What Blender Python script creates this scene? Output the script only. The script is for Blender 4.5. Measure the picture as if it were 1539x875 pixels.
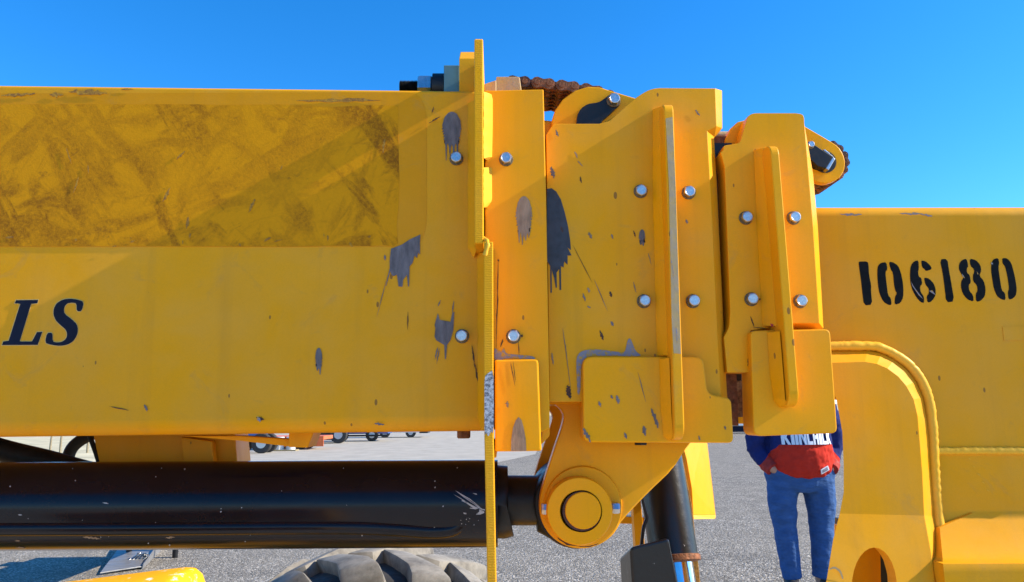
import bpy, bmesh, math, random
from mathutils import Vector, Matrix, Quaternion
R = math.radians
random.seed(7)
for o in list(bpy.data.objects): bpy.data.objects.remove(o)
scene = bpy.context.scene
C = scene.collection

# ------------------------------------------------------------------ camera
F_PX, W_PX, H_PX = 1150.0, 1539.0, 875.0
CAM = Vector((0, 0, 1.5))
PITCH, YAW, ROLL = R(9.2), R(-1.25), R(-0.5)
cam_d = bpy.data.cameras.new('camera'); cam_o = bpy.data.objects.new('camera', cam_d); C.objects.link(cam_o)
cam_d.sensor_width = 36; cam_d.lens = 36*F_PX/W_PX; cam_d.clip_start = .02; cam_d.clip_end = 5000
cm = Matrix.Rotation(YAW, 4, 'Z') @ Matrix.Rotation(math.pi/2+PITCH, 4, 'X') @ Matrix.Rotation(ROLL, 4, 'Z')
cam_o.matrix_world = Matrix.Translation(CAM) @ cm
scene.camera = cam_o

# ------------------------------------------------------------------ sky, sun, exposure
EL, DL = R(31), R(2.9)                       # sun height along the boom, and its small angle in front of the boom side
SUN = Vector((math.cos(EL)*math.cos(DL), -math.sin(DL), math.sin(EL)*math.cos(DL))).normalized()
world = bpy.data.worlds.new('World'); scene.world = world; world.use_nodes = True
wn = world.node_tree; bg = wn.nodes['Background']
sky = wn.nodes.new('ShaderNodeTexSky'); sky.sky_type = 'NISHITA'; sky.sun_disc = False
sky.sun_elevation = math.asin(SUN.z); sky.sun_rotation = math.atan2(SUN.x, SUN.y)
sky.altitude = 1500; sky.air_density = 1.0; sky.dust_density = 0.4; sky.ozone_density = 6.0
hsv = wn.nodes.new('ShaderNodeHueSaturation'); hsv.inputs['Saturation'].default_value = 1.24; hsv.inputs['Value'].default_value = 1.15
wn.links.new(sky.outputs[0], hsv.inputs['Color']); wn.links.new(hsv.outputs[0], bg.inputs[0]); bg.inputs[1].default_value = 0.15
sun_d = bpy.data.lights.new('sun', 'SUN'); sun_o = bpy.data.objects.new('sun', sun_d); C.objects.link(sun_o)
sun_d.energy = 5.0; sun_d.angle = R(.5); sun_d.color = (1, .885, .71)
sun_o.rotation_euler = (-SUN).to_track_quat('-Z', 'Y').to_euler(); sun_o.location = SUN*20
scene.view_settings.view_transform = 'Standard'; scene.view_settings.look = 'None'
scene.view_settings.exposure = 0.88; scene.view_settings.gamma = 1
scene.render.engine = 'CYCLES'

# ------------------------------------------------------------------ placing helpers
M3 = cm.to_3x3()
def ray(px, py): return M3 @ Vector((px-W_PX/2, -(py-H_PX/2), -F_PX))
def U(px, py, Y):
    d = ray(px, py); return CAM + d*((Y-CAM.y)/d.y)
def G(px, py, z=0.0):
    d = ray(px, py); return CAM + d*((z-CAM.z)/d.z)
def V(x, y, z): return Vector((x, y, z))

# ------------------------------------------------------------------ materials
def nmat(name):
    m = bpy.data.materials.new(name); m.use_nodes = True
    nt = m.node_tree; b = nt.nodes['Principled BSDF']
    return m, nt, b
def N(nt, t, **kw):
    n = nt.nodes.new(t)
    for k, v in kw.items():
        if k in n.inputs.keys(): n.inputs[k].default_value = v
        else: setattr(n, k, v)
    return n
def ramp(nt, fac, stops):
    r = nt.nodes.new('ShaderNodeValToRGB'); e = r.color_ramp.elements
    while len(e) < len(stops): e.new(.5)
    for i, (p, c) in enumerate(stops):
        e[i].position = p; e[i].color = (c if len(c) == 4 else (*c, 1))
    nt.links.new(fac, r.inputs[0]); return r.outputs[0]
def mix(nt, fac, a, b):
    n = nt.nodes.new('ShaderNodeMix'); n.data_type = 'RGBA'
    for s, v in ((n.inputs[0], fac), (n.inputs[6], a), (n.inputs[7], b)):
        if hasattr(v, 'is_linked') or hasattr(v, 'links'): nt.links.new(v, s)
        else: s.default_value = v if isinstance(v, (int, float)) else ((*v, 1) if len(v) == 3 else v)
    return n.outputs[2]
def coords(nt, scale=(1, 1, 1), rot=(0, 0, 0)):
    tc = nt.nodes.new('ShaderNodeTexCoord'); mp = nt.nodes.new('ShaderNodeMapping')
    mp.inputs['Scale'].default_value = scale; mp.inputs['Rotation'].default_value = rot
    nt.links.new(tc.outputs['Object'], mp.inputs[0]); return mp.outputs[0]
def noise(nt, vec, scale, detail=4, rough=.5, dist=0):
    n = N(nt, 'ShaderNodeTexNoise', Scale=scale, Detail=detail, Roughness=rough, Distortion=dist)
    nt.links.new(vec, n.inputs['Vector']); return n.outputs['Fac']
def bump(nt, b, h, strength, dist=.001):
    n = N(nt, 'ShaderNodeBump', Strength=strength, Distance=dist); nt.links.new(h, n.inputs['Height'])
    nt.links.new(n.outputs[0], b.inputs['Normal']); return n
def addm(nt, a, b, op='ADD'):
    n = nt.nodes.new('ShaderNodeMath'); n.operation = op
    for i, v in enumerate((a, b)):
        if isinstance(v, (int, float)): n.inputs[i].default_value = v
        else: nt.links.new(v, n.inputs[i])
    return n.outputs[0]

YB = (.87, .37, .0012)
def yellow(name, base=YB, rough=.34, specks=True, dust=.15, striate=False, spec=.11, dcol=(.62, .38, .12)):
    m, nt, b = nmat(name)
    v = coords(nt)
    big = noise(nt, v, 3.5, 5, .6)
    c = mix(nt, ramp(nt, big, [(.3, (0, 0, 0)), (.75, (1, 1, 1))]), base, tuple(x*.88 for x in base))
    d = noise(nt, v, 9, 6, .65, .4)
    df = addm(nt, ramp(nt, d, [(.35, (0, 0, 0)), (.8, (1, 1, 1))]), dust, 'MULTIPLY')
    c = mix(nt, df, c, dcol)
    st_ = noise(nt, coords(nt, (34, 34, 1.6)), 1.0, 4, .6)
    c = mix(nt, addm(nt, ramp(nt, st_, [(.52, (0, 0, 0)), (.78, (1, 1, 1))]), .22, 'MULTIPLY'), c, (.40, .19, .03))
    gr = noise(nt, v, 520, 2, .7)
    c = mix(nt, addm(nt, ramp(nt, gr, [(.35, (0, 0, 0)), (.7, (1, 1, 1))]), .16, 'MULTIPLY'), c, (.50, .24, .02))
    gm = noise(nt, v, 14, 7, .75, 1.0)
    c = mix(nt, addm(nt, ramp(nt, gm, [(.58, (0, 0, 0)), (.72, (1, 1, 1))]), .45, 'MULTIPLY'), c, (.50, .26, .06))
    if specks:
        vo = N(nt, 'ShaderNodeTexVoronoi', Scale=55.0); vo.inputs['Randomness'].default_value = 1
        vm = coords(nt, (1, 1, .45)); nt.links.new(vm, vo.inputs['Vector'])
        w = noise(nt, v, 6, 2)
        lim = ramp(nt, w, [(.45, (.0, .0, .0)), (.75, (.19, .19, .19))])
        f = addm(nt, vo.outputs['Distance'], lim, 'LESS_THAN')
        rnd = nt.nodes.new('ShaderNodeSeparateColor'); nt.links.new(vo.outputs['Color'], rnd.inputs[0])
        f = addm(nt, f, addm(nt, rnd.outputs[0], .3, 'LESS_THAN'), 'MULTIPLY')
        c = mix(nt, addm(nt, f, .75, 'MULTIPLY'), c, (.16, .075, .03))
    nt.links.new(c, b.inputs['Base Color'])
    b.inputs['Specular IOR Level'].default_value = spec
    rr = ramp(nt, noise(nt, v, 22, 5, .6), [(.25, (rough*.8,)*3), (.8, (rough*1.35,)*3)])
    nt.links.new(rr, b.inputs['Roughness'])
    h = addm(nt, addm(nt, noise(nt, v, 260, 3), .35, 'MULTIPLY'), addm(nt, addm(nt, noise(nt, v, 28, 3), 1.2, 'MULTIPLY'), addm(nt, noise(nt, v, 5, 2), 5.0, 'MULTIPLY')))
    if striate:
        sv = coords(nt, (1, 1, 1)); w = N(nt, 'ShaderNodeTexWave', Scale=92.0, Distortion=3.5, Detail=2.0)
        w.bands_direction = 'Z'; nt.links.new(sv, w.inputs['Vector']); w.inputs['Detail Scale'].default_value = 3
        h = addm(nt, h, addm(nt, w.outputs['Fac'], 1.0, 'MULTIPLY'))
    bump(nt, b, h, .3 if striate else .16, .0009 if striate else .0012)
    return m
def plain(name, base, rough=.5, metal=0, var=.25, scale=20, bmp=.1, spec=.5, stretch=(1, 1, 1), bscale=None, coat=0, bdist=.001):
    m, nt, b = nmat(name); v = coords(nt, stretch)
    n = noise(nt, v, scale, 5, .6)
    c = mix(nt, ramp(nt, n, [(.3, (0, 0, 0)), (.7, (1, 1, 1))]), tuple(x*(1-var) for x in base), tuple(min(1, x*(1+var)) for x in base))
    nt.links.new(c, b.inputs['Base Color'])
    b.inputs['Metallic'].default_value = metal; b.inputs['Specular IOR Level'].default_value = spec
    nt.links.new(ramp(nt, noise(nt, v, scale*2.3, 4), [(.3, (rough*.8,)*3), (.75, (min(1, rough*1.25),)*3)]), b.inputs['Roughness'])
    b.inputs['Coat Weight'].default_value = coat
    if bmp: bump(nt, b, noise(nt, v, bscale or scale*6, 4), bmp, bdist)
    return m
MY = yellow('yellow_paint')
MYD = yellow('yellow_paint_dusty', base=(.84, .358, .003), rough=.45, dust=.25)
MYF = yellow('yellow_film', base=(.76, .30, .001), rough=.3, specks=False, dust=.1)
MYC = yellow('yellow_cut_edge', base=(.84, .38, .003), rough=.4, specks=False, striate=True)
MYW = yellow('yellow_weld_sunlit', base=(.87, .47, .03), rough=.38, specks=False, dust=.3)  # paler than the paint, standing in for sunlit glare on the welds
MGREY = plain('bare_primer', (.135, .115, .115), .7, 0, .45, 45, .5, bscale=150, stretch=(2.5, 1, .7))
MTAN = plain('rubbed_primer', (.27, .18, .11), .75, 0, .35, 45, .4, bscale=150, stretch=(2.5, 1, .7))
MDARK = plain('dark_primer', (.035, .037, .045), .6, 0, .3, 50, .3)
MBARE = None
MBLACK = plain('gloss_black_paint', (.0065, .0065, .011), .2, 0, .3, 8, .03, spec=.27)
MBLK2 = plain('satin_black', (.009, .009, .010), .42, 0, .4, 30, .15, spec=.35)
MRUB = plain('black_rubber', (.012, .012, .013), .6, 0, .3, 30, .2, spec=.3)
MSTEEL = plain('zinc_steel', (.50, .51, .52), .36, 1, .15, 300, .12, bscale=900, bdist=.0004)
MCHROME = plain('polished_rod', (.75, .76, .78), .12, 1, .08, 40, .03)
MRUST = plain('rusty_steel', (.20, .075, .028), .75, .25, .55, 90, .8, bscale=260, bdist=.002)
MRUSTD = plain('dark_rusty_steel', (.07, .028, .016), .7, .2, .5, 90, .8, bscale=260, bdist=.002)
MTEAL = plain('teal_paint', (.10, .20, .21), .5, 0, .12, 40, .1)
MNAVY = plain('navy_lettering', (.005, .007, .020), .5, 0, .3, 30, .05, spec=.15)
MPALE = plain('lettering_edge', (.62, .42, .12), .5, 0, .1, 30, 0)
MINK = None

def speckled(name, a, bcol, scale, thr, rough=.7, metal=0, soft=.06):
    m, nt, b = nmat(name); v = coords(nt)
    n = noise(nt, v, scale, 6, .7)
    c = mix(nt, ramp(nt, n, [(max(0, thr-soft), (0, 0, 0)), (min(1, thr+soft), (1, 1, 1))]), a, bcol)
    nt.links.new(c, b.inputs['Base Color']); b.inputs['Roughness'].default_value = rough; b.inputs['Metallic'].default_value = metal
    bump(nt, b, n, .5, .0015); return m
MBARE = speckled('galvanised_worn_edge', (.50, .51, .53), (.10, .105, .12), 330, .5, .5)
MINK = plain('stencil_ink', (.006, .006, .006), .6, 0, .4, 60, .1, spec=.12)
MSCR = speckled('scraped_primer', (.24, .22, .24), (.48, .27, .03), 150, .55, .7, 0, .04)
MBLKW = speckled('worn_black_paint', (.005, .005, .006), (.34, .35, .37), 42, .70, .3, 0, .012)
MBLKW.node_tree.nodes['Principled BSDF'].inputs['Specular IOR Level'].default_value = .45
MBRN = speckled('brown_glue_residue', (.55, .27, .006), (.26, .11, .012), 210, .47, .7, 0, .12)
MWORNY = speckled('yellow_worn_grey', (.50, .32, .07), (.36, .28, .20), 70, .5, .6, 0, .25)

def residue():
    m, nt, b = nmat('old_decal_residue'); v = coords(nt, (1, 1, 1), (0, R(22), 0))
    def turned(sc, deg):
        mp = nt.nodes.new('ShaderNodeMapping'); mp.inputs['Scale'].default_value = sc
        nt.links.new(coords(nt, (1, 1, 1), (0, R(deg), 0)), mp.inputs[0]); return mp.outputs[0]
    vs = turned((6, 1, 1.6), 32); vs2 = turned((1.7, 1, 5), 24); vs3 = turned((5, 1, 1.4), -28)
    def stroke(vec, sc, lo, hi, d): return ramp(nt, noise(nt, vec, sc, 6, .6, d), [(lo, (0, 0, 0)), (hi, (1, 1, 1))])
    s1 = stroke(vs, 3.0, .47, .58, 1.2); s2 = stroke(vs2, 3.4, .49, .60, 1.4); s3 = stroke(vs3, 4.2, .52, .60, 1.0)
    f = addm(nt, addm(nt, s1, addm(nt, s2, .8, 'MULTIPLY'), 'MAXIMUM'), addm(nt, s3, .7, 'MULTIPLY'), 'MAXIMUM')
    reg = ramp(nt, noise(nt, v, 4.5, 5, .6, .6), [(.36, (.25, .25, .25)), (.62, (1, 1, 1))])
    f = addm(nt, f, reg, 'MULTIPLY')
    fine = ramp(nt, noise(nt, v, 210, 5, .8), [(.36, (0, 0, 0)), (.64, (1, 1, 1))])
    f2 = addm(nt, addm(nt, f, addm(nt, addm(nt, fine, .55, 'MULTIPLY'), .42), 'MULTIPLY'), addm(nt, fine, .12, 'MULTIPLY'))
    c = mix(nt, f2, (.72, .293, .002), (.23, .078, .004))
    dk = ramp(nt, noise(nt, vs2, 9, 6, .7, .8), [(.60, (0, 0, 0)), (.67, (1, 1, 1))])
    c = mix(nt, addm(nt, addm(nt, dk, fine, 'MULTIPLY'), .7, 'MULTIPLY'), c, (.27, .10, .008))
    nt.links.new(c, b.inputs['Base Color']); b.inputs['Roughness'].default_value = .55
    b.inputs['Specular IOR Level'].default_value = .1
    bump(nt, b, noise(nt, v, 240, 5, .7), .35, .0012); return m
MRES = residue()

def ground_mat():
    m, nt, b = nmat('gravel_asphalt'); v = coords(nt)
    vo = N(nt, 'ShaderNodeTexVoronoi', Scale=70.0); nt.links.new(v, vo.inputs['Vector'])
    sc = nt.nodes.new('ShaderNodeSeparateColor'); nt.links.new(vo.outputs['Color'], sc.inputs[0])
    st = ramp(nt, sc.outputs[0], [(0, (.05, .045, .038)), (.45, (.19, .170, .138)), (.8, (.32, .288, .235)), (1, (.75, .69, .60))])
    vo2 = N(nt, 'ShaderNodeTexVoronoi', Scale=30.0); nt.links.new(v, vo2.inputs['Vector'])
    s2 = nt.nodes.new('ShaderNodeSeparateColor'); nt.links.new(vo2.outputs['Color'], s2.inputs[0])
    st = mix(nt, addm(nt, addm(nt, vo2.outputs['Distance'], .33, 'LESS_THAN'), .55, 'MULTIPLY'), st, ramp(nt, s2.outputs[1], [(0, (.075, .07, .066)), (.6, (.23, .22, .205)), (1, (.48, .455, .42))]))
    big = noise(nt, v, .35, 6, .6, .5); mid = noise(nt, v, 2.2, 5, .6)
    st = mix(nt, addm(nt, ramp(nt, big, [(.38, (0, 0, 0)), (.66, (1, 1, 1))]), .40, 'MULTIPLY'), st, (.32, .285, .225))
    st = mix(nt, addm(nt, ramp(nt, mid, [(.45, (0, 0, 0)), (.7, (1, 1, 1))]), .5, 'MULTIPLY'), st, (.13, .117, .097))
    nt.links.new(st, b.inputs['Base Color']); b.inputs['Roughness'].default_value = .9; b.inputs['Specular IOR Level'].default_value = .2
    h = addm(nt, addm(nt, vo.outputs['Distance'], -1.0, 'MULTIPLY'), addm(nt, vo2.outputs['Distance'], -.8, 'MULTIPLY'))
    bump(nt, b, h, .8, .012); return m
MGROUND = ground_mat()
MFIELD = plain('dry_grass', (.52, .47, .31), .95, 0, .25, .6, .6, bscale=14, bdist=.05, spec=.1)
MCONC = plain('pale_hardstanding', (.40, .365, .30), .9, 0, .14, 1.2, .5, bscale=40, bdist=.02, spec=.2)

# ------------------------------------------------------------------ mesh helpers
def thing(name, label, cat, loc, group=None):
    o = bpy.data.objects.new(name, None); C.objects.link(o); o.location = loc; o.empty_display_size = .05
    o['label'] = label; o['category'] = cat
    if group: o['group'] = group
    return o
def rootloc(p):
    v = Vector((0, 0, 0))
    while p is not None: v += Vector(p.location); p = p.parent
    return v
def mk(name, verts, faces, mat, parent=None, bev=0, smooth=0, seg=2, fix=True, origin=None):
    org = Vector(origin) if origin is not None else Vector((0, 0, 0))
    if parent is not None and origin is None: org = rootloc(parent)
    me = bpy.data.meshes.new(name)
    me.from_pydata([tuple(Vector(v)-org) for v in verts], [], faces); me.update()
    if fix:
        bm = bmesh.new(); bm.from_mesh(me); bmesh.ops.remove_doubles(bm, verts=bm.verts, dist=1e-6)
        bmesh.ops.recalc_face_normals(bm, faces=bm.faces); bm.to_mesh(me); bm.free()
    me.materials.append(mat)
    if smooth:
        me.shade_smooth(); me.set_sharp_from_angle(angle=R(smooth))
    o = bpy.data.objects.new(name, me); C.objects.link(o)
    if parent is not None:
        o.parent = parent; o.location = org - rootloc(parent)
    else: o.location = org
    if bev:
        b = o.modifiers.new('bevel', 'BEVEL'); b.width = bev; b.segments = seg; b.limit_method = 'ANGLE'; b.angle_limit = R(40)
    return o
def settle(o, kind=None, label=None, cat=None, group=None):
    for k, v in (('kind', kind), ('label', label), ('category', cat), ('group', group)):
        if v: o[k] = v
    return o
def prism_faces(n):
    return [list(range(n)), list(range(2*n-1, n-1, -1))] + [[i, (i+1) % n, n+(i+1) % n, n+i] for i in range(n)]
def plate(name, poly, Y, t, mat, parent, bev=.0015, **kw):
    f = [U(x, y, Y) for x, y in poly]; b = [V(p.x, p.y+t, p.z) for p in f]
    return mk(name, f+b, prism_faces(len(poly)), mat, parent, bev, **kw)
def loft2(name, pf, Yf, pb, Yb, mat, parent, bev=0, **kw):
    f = [U(x, y, Yf) for x, y in pf]; b = [U(x, y, Yb) for x, y in pb]
    return mk(name, f+b, prism_faces(len(pf)), mat, parent, bev, **kw)
def sheet(name, poly, Y, mat, parent, t=.0003):
    return plate(name, poly, Y-t, t*.9, mat, parent, 0)
def box(name, a, b, mat, parent=None, bev=0, **kw):
    (x0, y0, z0), (x1, y1, z1) = a, b
    vs = [(x, y, z) for x in (x0, x1) for y in (y0, y1) for z in (z0, z1)]
    fs = [(0, 1, 3, 2), (4, 6, 7, 5), (0, 4, 5, 1), (2, 3, 7, 6), (0, 2, 6, 4), (1, 5, 7, 3)]
    return mk(name, vs, fs, mat, parent, bev, **kw)
def rpoly(pts, seg=5):
    out = []; n = len(pts)
    for i, p in enumerate(pts):
        r = p[2] if len(p) > 2 else 0
        if not r: out.append((p[0], p[1])); continue
        a = Vector(pts[i-1][:2]); c = Vector(pts[(i+1) % n][:2]); q = Vector(p[:2])
        d1 = (a-q); d2 = (c-q); l1 = min(r, d1.length*.48); l2 = min(r, d2.length*.48)
        s = q+d1.normalized()*l1; e = q+d2.normalized()*l2
        for k in range(seg+1):
            t = k/seg; w = s*(1-t)**2+q*2*t*(1-t)+e*t*t; out.append((w.x, w.y))
    return out
def chaikin(pts, n=1, closed=True):
    for _ in range(n):
        q = []; m = len(pts)
        for i in range(m if closed else m-1):
            a, b = Vector(pts[i]), Vector(pts[(i+1) % m]); q += [tuple(a*.78+b*.22), tuple(a*.22+b*.78)]
        if not closed: q = [tuple(pts[0])]+q+[tuple(pts[-1])]
        pts = q
    return pts
def frames(path):
    out = []; prev = None
    for i, p in enumerate(path):
        t = (path[min(i+1, len(path)-1)]-path[max(i-1, 0)]).normalized()
        if prev is None:
            u = t.cross(V(0, 1, 0)) if abs(t.y) < .9 else t.cross(V(1, 0, 0))
        else: u = prev - t*prev.dot(t)
        u.normalize(); prev = u; out.append((p, t, u, t.cross(u)))
    return out
def tube_geo(path, radii, n=20, cap=True, ell=(1, 1)):
    vs, fs = [], []; path = [Vector(p) for p in path]
    if not hasattr(radii, '__len__'): radii = [radii]*len(path)
    for (p, t, u, w), r in zip(frames(path), radii):
        for k in range(n):
            a = 2*math.pi*k/n; vs.append(p+u*(math.cos(a)*r*ell[0])+w*(math.sin(a)*r*ell[1]))
    for i in range(len(path)-1):
        for k in range(n):
            fs.append((i*n+k, i*n+(k+1) % n, (i+1)*n+(k+1) % n, (i+1)*n+k))
    if cap: fs += [list(range(n)), list(range(len(vs)-1, len(vs)-1-n, -1))]
    return vs, fs
def tube(name, path, radii, mat, parent=None, n=20, smooth=50, **kw):
    v, f = tube_geo(path, radii, n); return mk(name, v, f, mat, parent, smooth=smooth, **kw)
def smoothpath(pts, n=8):
    pts = [Vector(p) for p in pts]; out = []
    P = [pts[0]*2-pts[1]]+pts+[pts[-1]*2-pts[-2]]
    for i in range(1, len(P)-2):
        for k in range(n):
            t = k/n; a, b, c, d = P[i-1:i+3]
            out.append(.5*((2*b)+(c-a)*t+(2*a-5*b+4*c-d)*t*t+(3*b-a-3*c+d)*t**3))
    out.append(pts[-1]); return out
def lathe(name, c, prof, mat, parent, n=40, axis='Y', **kw):
    vs, fs = [], []
    for (r, h) in prof:
        for k in range(n):
            a = 2*math.pi*k/n; x, z = r*math.cos(a), r*math.sin(a)
            vs.append(c+(V(x, h, z) if axis == 'Y' else V(h, x, z)))
    for i in range(len(prof)-1):
        for k in range(n): fs.append((i*n+k, i*n+(k+1) % n, (i+1)*n+(k+1) % n, (i+1)*n+k))
    fs += [list(range(n)), list(range(len(vs)-n, len(vs)))]
    return mk(name, vs, fs, mat, parent, smooth=kw.pop('smooth', 35), **kw)
def weld(name, path, r, mat, parent, step=.0035, amp=.16, n=10):
    path = [Vector(p) for p in path]; pts = [path[0]]; 
    for a, b in zip(path, path[1:]):
        k = max(1, int((b-a).length/step))
        pts += [a.lerp(b, (j+1)/k) for j in range(k)]
    rad = []; rg = random.Random(len(pts))
    for i in range(len(pts)):
        rad.append(r*(1+amp*.45*math.sin(i*1.3+math.sin(i*.13)*2)+rg.uniform(-amp, amp)))
        pts[i] = pts[i]+V(rg.uniform(-1, 1), 0, rg.uniform(-1, 1))*r*.05
    return tube(name, pts, rad, mat, parent, n=n, smooth=60)
def fillet(name, edge, mat, parent):
    """edge: list of (pxa,pya,Ya,pxb,pyb,Yb): a weld fillet face between two lines, closed behind"""
    vs, fs = [], []
    rg = random.Random(len(edge)+int(edge[0][0]))
    E = []
    for e0, e1 in zip(edge, edge[1:]):
        k = max(2, int(abs(e1[1]-e0[1])/4))
        E += [[e0[i]+(e1[i]-e0[i])*j/k for i in range(6)] for j in range(k)]
    E.append(list(edge[-1]))
    for i, e in enumerate(E):
        a = U(e[0]+rg.uniform(-.5, .5), e[1], e[2]); b = U(e[3], e[4], e[5]); c = V((a.x+b.x)/2, max(a.y, b.y)+.004, (a.z+b.z)/2)
        m = (a+b)/2 + V(0, -.0012+rg.uniform(-.0006, .0006), 0)
        vs += [a, m, b, c]
    for i in range(len(E)-1):
        for k in range(4): fs.append((4*i+k, 4*i+(k+1) % 4, 4*i+4+(k+1) % 4, 4*i+4+k))
    fs += [(0, 1, 2, 3), tuple(len(vs)-4+k for k in range(4))]
    return mk(name, vs, fs, mat, parent, smooth=50)

# ------------------------------------------------------------------ bolts
def bolt_meshes():
    n = 6; vs, fs = [], []
    r = .0094; h = .0085
    for (rr, y) in ((r, -.002), (r, -.002-h*.8), (r*.88, -.002-h)):
        for k in range(n): a = math.pi*2*k/n; vs.append((rr*math.cos(a), y, rr*math.sin(a)))
    for i in range(2):
        for k in range(n): fs.append((i*n+k, i*n+(k+1) % n, (i+1)*n+(k+1) % n, (i+1)*n+k))
    # round chamfered face on top, slightly dished
    base = len(vs); m = 24
    for (rr, y) in ((r*.84, -.002-h*1.03), (r*.74, -.002-h*1.06), (r*.70, -.002-h*1.03)):
        for k in range(m): a = 2*math.pi*k/m; vs.append((rr*math.cos(a), y, rr*math.sin(a)))
    for i in range(2):
        for k in range(m): fs.append((base+i*m+k, base+i*m+(k+1) % m, base+(i+1)*m+(k+1) % m, base+(i+1)*m+k))
    fs.append([base+2*m+k for k in range(m)]); fs.append([12+k for k in range(6)])
    me = bpy.data.meshes.new('bolt'); me.from_pydata(vs, [], fs); me.materials.append(MSTEEL)
    bm = bmesh.new(); bm.from_mesh(me); bmesh.ops.recalc_face_normals(bm, faces=bm.faces); bm.to_mesh(me); bm.free()
    m = 28; vs, fs = [], []
    for (rr, y) in ((.0108, .001), (.0108, -.0014), (.0104, -.0019), (.006, -.0019)):
        for k in range(m): a = 2*math.pi*k/m; vs.append((rr*math.cos(a), y, rr*math.sin(a)))
    for i in range(3):
        for k in range(m): fs.append((i*m+k, i*m+(k+1) % m, (i+1)*m+(k+1) % m, (i+1)*m+k))
    wm = bpy.data.meshes.new('washer'); wm.from_pydata(vs, [], fs); wm.materials.append(MWASH)
    bm = bmesh.new(); bm.from_mesh(wm); bmesh.ops.recalc_face_normals(bm, faces=bm.faces); bm.to_mesh(wm); bm.free()
    return me, wm
MWASH = plain('dull_washer', (.16, .12, .07), .6, .4, .4, 200, .2)
BM, WM = bolt_meshes()
BR = random.Random(3)
def bolt(px, py, Y, parent, s=1.0, label=None):
    p = U(px, py, Y)
    o = bpy.data.objects.new('bolt', BM); C.objects.link(o); o.parent = parent
    o.location = p-rootloc(parent); o.rotation_euler = (BR.uniform(-.03, .03), BR.uniform(0, 1), BR.uniform(-.04, .04)); o.scale = (s, s, s)
    w = bpy.data.objects.new('washer', WM); C.objects.link(w); w.parent = o
    return o

# ------------------------------------------------------------------ paint damage
def blotch(cx, y0, y1, w, seed, drips=4, dl=30, half=None):
    """an oval flake with ragged drips along its lower end, in picture units on its plate"""
    rg = random.Random(seed); pts = []; n = 26; h = y1-y0
    for k in range(n+1):                                   # over the top from left to right
        a = math.pi-math.pi*k/n
        pts.append((cx+math.cos(a)*w/2*(1+rg.uniform(-.04, .04)), y0+h*.45-math.sin(a)*h*.45))
    for j in range(6):
        x = cx+w/2*(1-.05*j); y = y0+h*(.45+.07*j); pts += [(x+rg.uniform(-.6, .4), y), (x+rg.uniform(.2, 1.6), y+h*.05), (x-rg.uniform(.8, 2.4), y+h*.035)]
    m = drips*2+1
    for j in range(m):
        t = j/(m-1); x = cx+w*.40*(1-2*t)
        base = y0+h*(.86+.14*math.sin(math.pi*t))
        if j % 2: 
            L = dl*rg.uniform(.25, 1); pts += [(x+1.3, base), (x+.4, base+L), (x-.4, base+L), (x-1.3, base)]
        else: pts.append((x, base-rg.uniform(2, 7)))
    for j in range(6):
        x = cx-w/2*(.75+.05*j); y = y0+h*(.80-.07*j); pts += [(x+rg.uniform(.8, 2.4), y+h*.035), (x-rg.uniform(.2, 1.6), y+h*.05), (x+rg.uniform(-.4, .6), y)]
    return pts
def streak(x0, y0, x1, y1, w, seed=0):
    rg = random.Random(seed+int(x0*7+y0)); L = []; Rr = []
    d = Vector((x1-x0, y1-y0)); nrm = Vector((-d.y, d.x)).normalized(); n = 13 if w > 1.8 else 7
    sk = rg.uniform(-.25, .25)
    for k in range(n):
        t = k/(n-1); ww = w*math.sin(math.pi*(.05+.92*t**rg.uniform(.8, 1.3)))/2
        p = Vector((x0, y0))+d*(t+rg.uniform(-.03, .03))+nrm*w*rg.uniform(-.12, .12)
        L.append(tuple(p+nrm*ww*rg.uniform(.35, 1.25)+d*sk*.2)); Rr.append(tuple(p-nrm*ww*rg.uniform(.35, 1.25)))
    return L+Rr[::-1]

# ================================================================== SETTING
def gsheet(name, pts, z, mat):
    o = mk(name, [V(x, y, z) for x, y in pts], [list(range(len(pts)))], mat, None, fix=False)
    o['kind'] = 'structure'; return o
g = gsheet('ground', [(-1500, -400), (1500, -400), (1500, 2600), (-1500, 2600)], 0, MGROUND)
gsheet('pale_hardstanding', [(-13, 13), (-4.0, 11.5), (1.5, 30), (4.5, 70), (-10, 160), (-34, 76), (-22, 45)], .004, MCONC)
MAPR = plain('bounce_apron', (.52, .47, .38), .9, 0, .14, 1.2, .5, bscale=40, bdist=.02, spec=.2)
gsheet('bounce_apron', [(-60, -80), (45, -80), (45, 3.2), (6, 3.6), (-2, 4.0), (-60, 4.2)], .006, MAPR)  # unseen pale ground added to bounce light up onto the boom
gsheet('field', [(-8.6, 19.5), (-12.6, 28), (-22, 48), (-44, 100), (-120, 330), (-700, 900), (-1200, 300), (-60, 5)], .008, MFIELD)
def hills():
    vs, fs = [], []; n = 90; rg = random.Random(5)
    for k in range(n+1):
        x = -1400+2800*k/n; h = 14+7*math.sin(k*.31)+5*math.sin(k*.83+1)+rg.uniform(0, 2.5)
        vs += [V(x, 1250, -1), V(x, 1400, h), V(x, 1700, h*.6), V(x, 1900, -1)]
    for k in range(n):
        for j in range(3): fs.append((4*k+j, 4*k+4+j, 4*k+5+j, 4*k+1+j))
    o = mk('hills', vs, fs, MFIELD, None, smooth=60); o['kind'] = 'structure'
hills()

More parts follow.
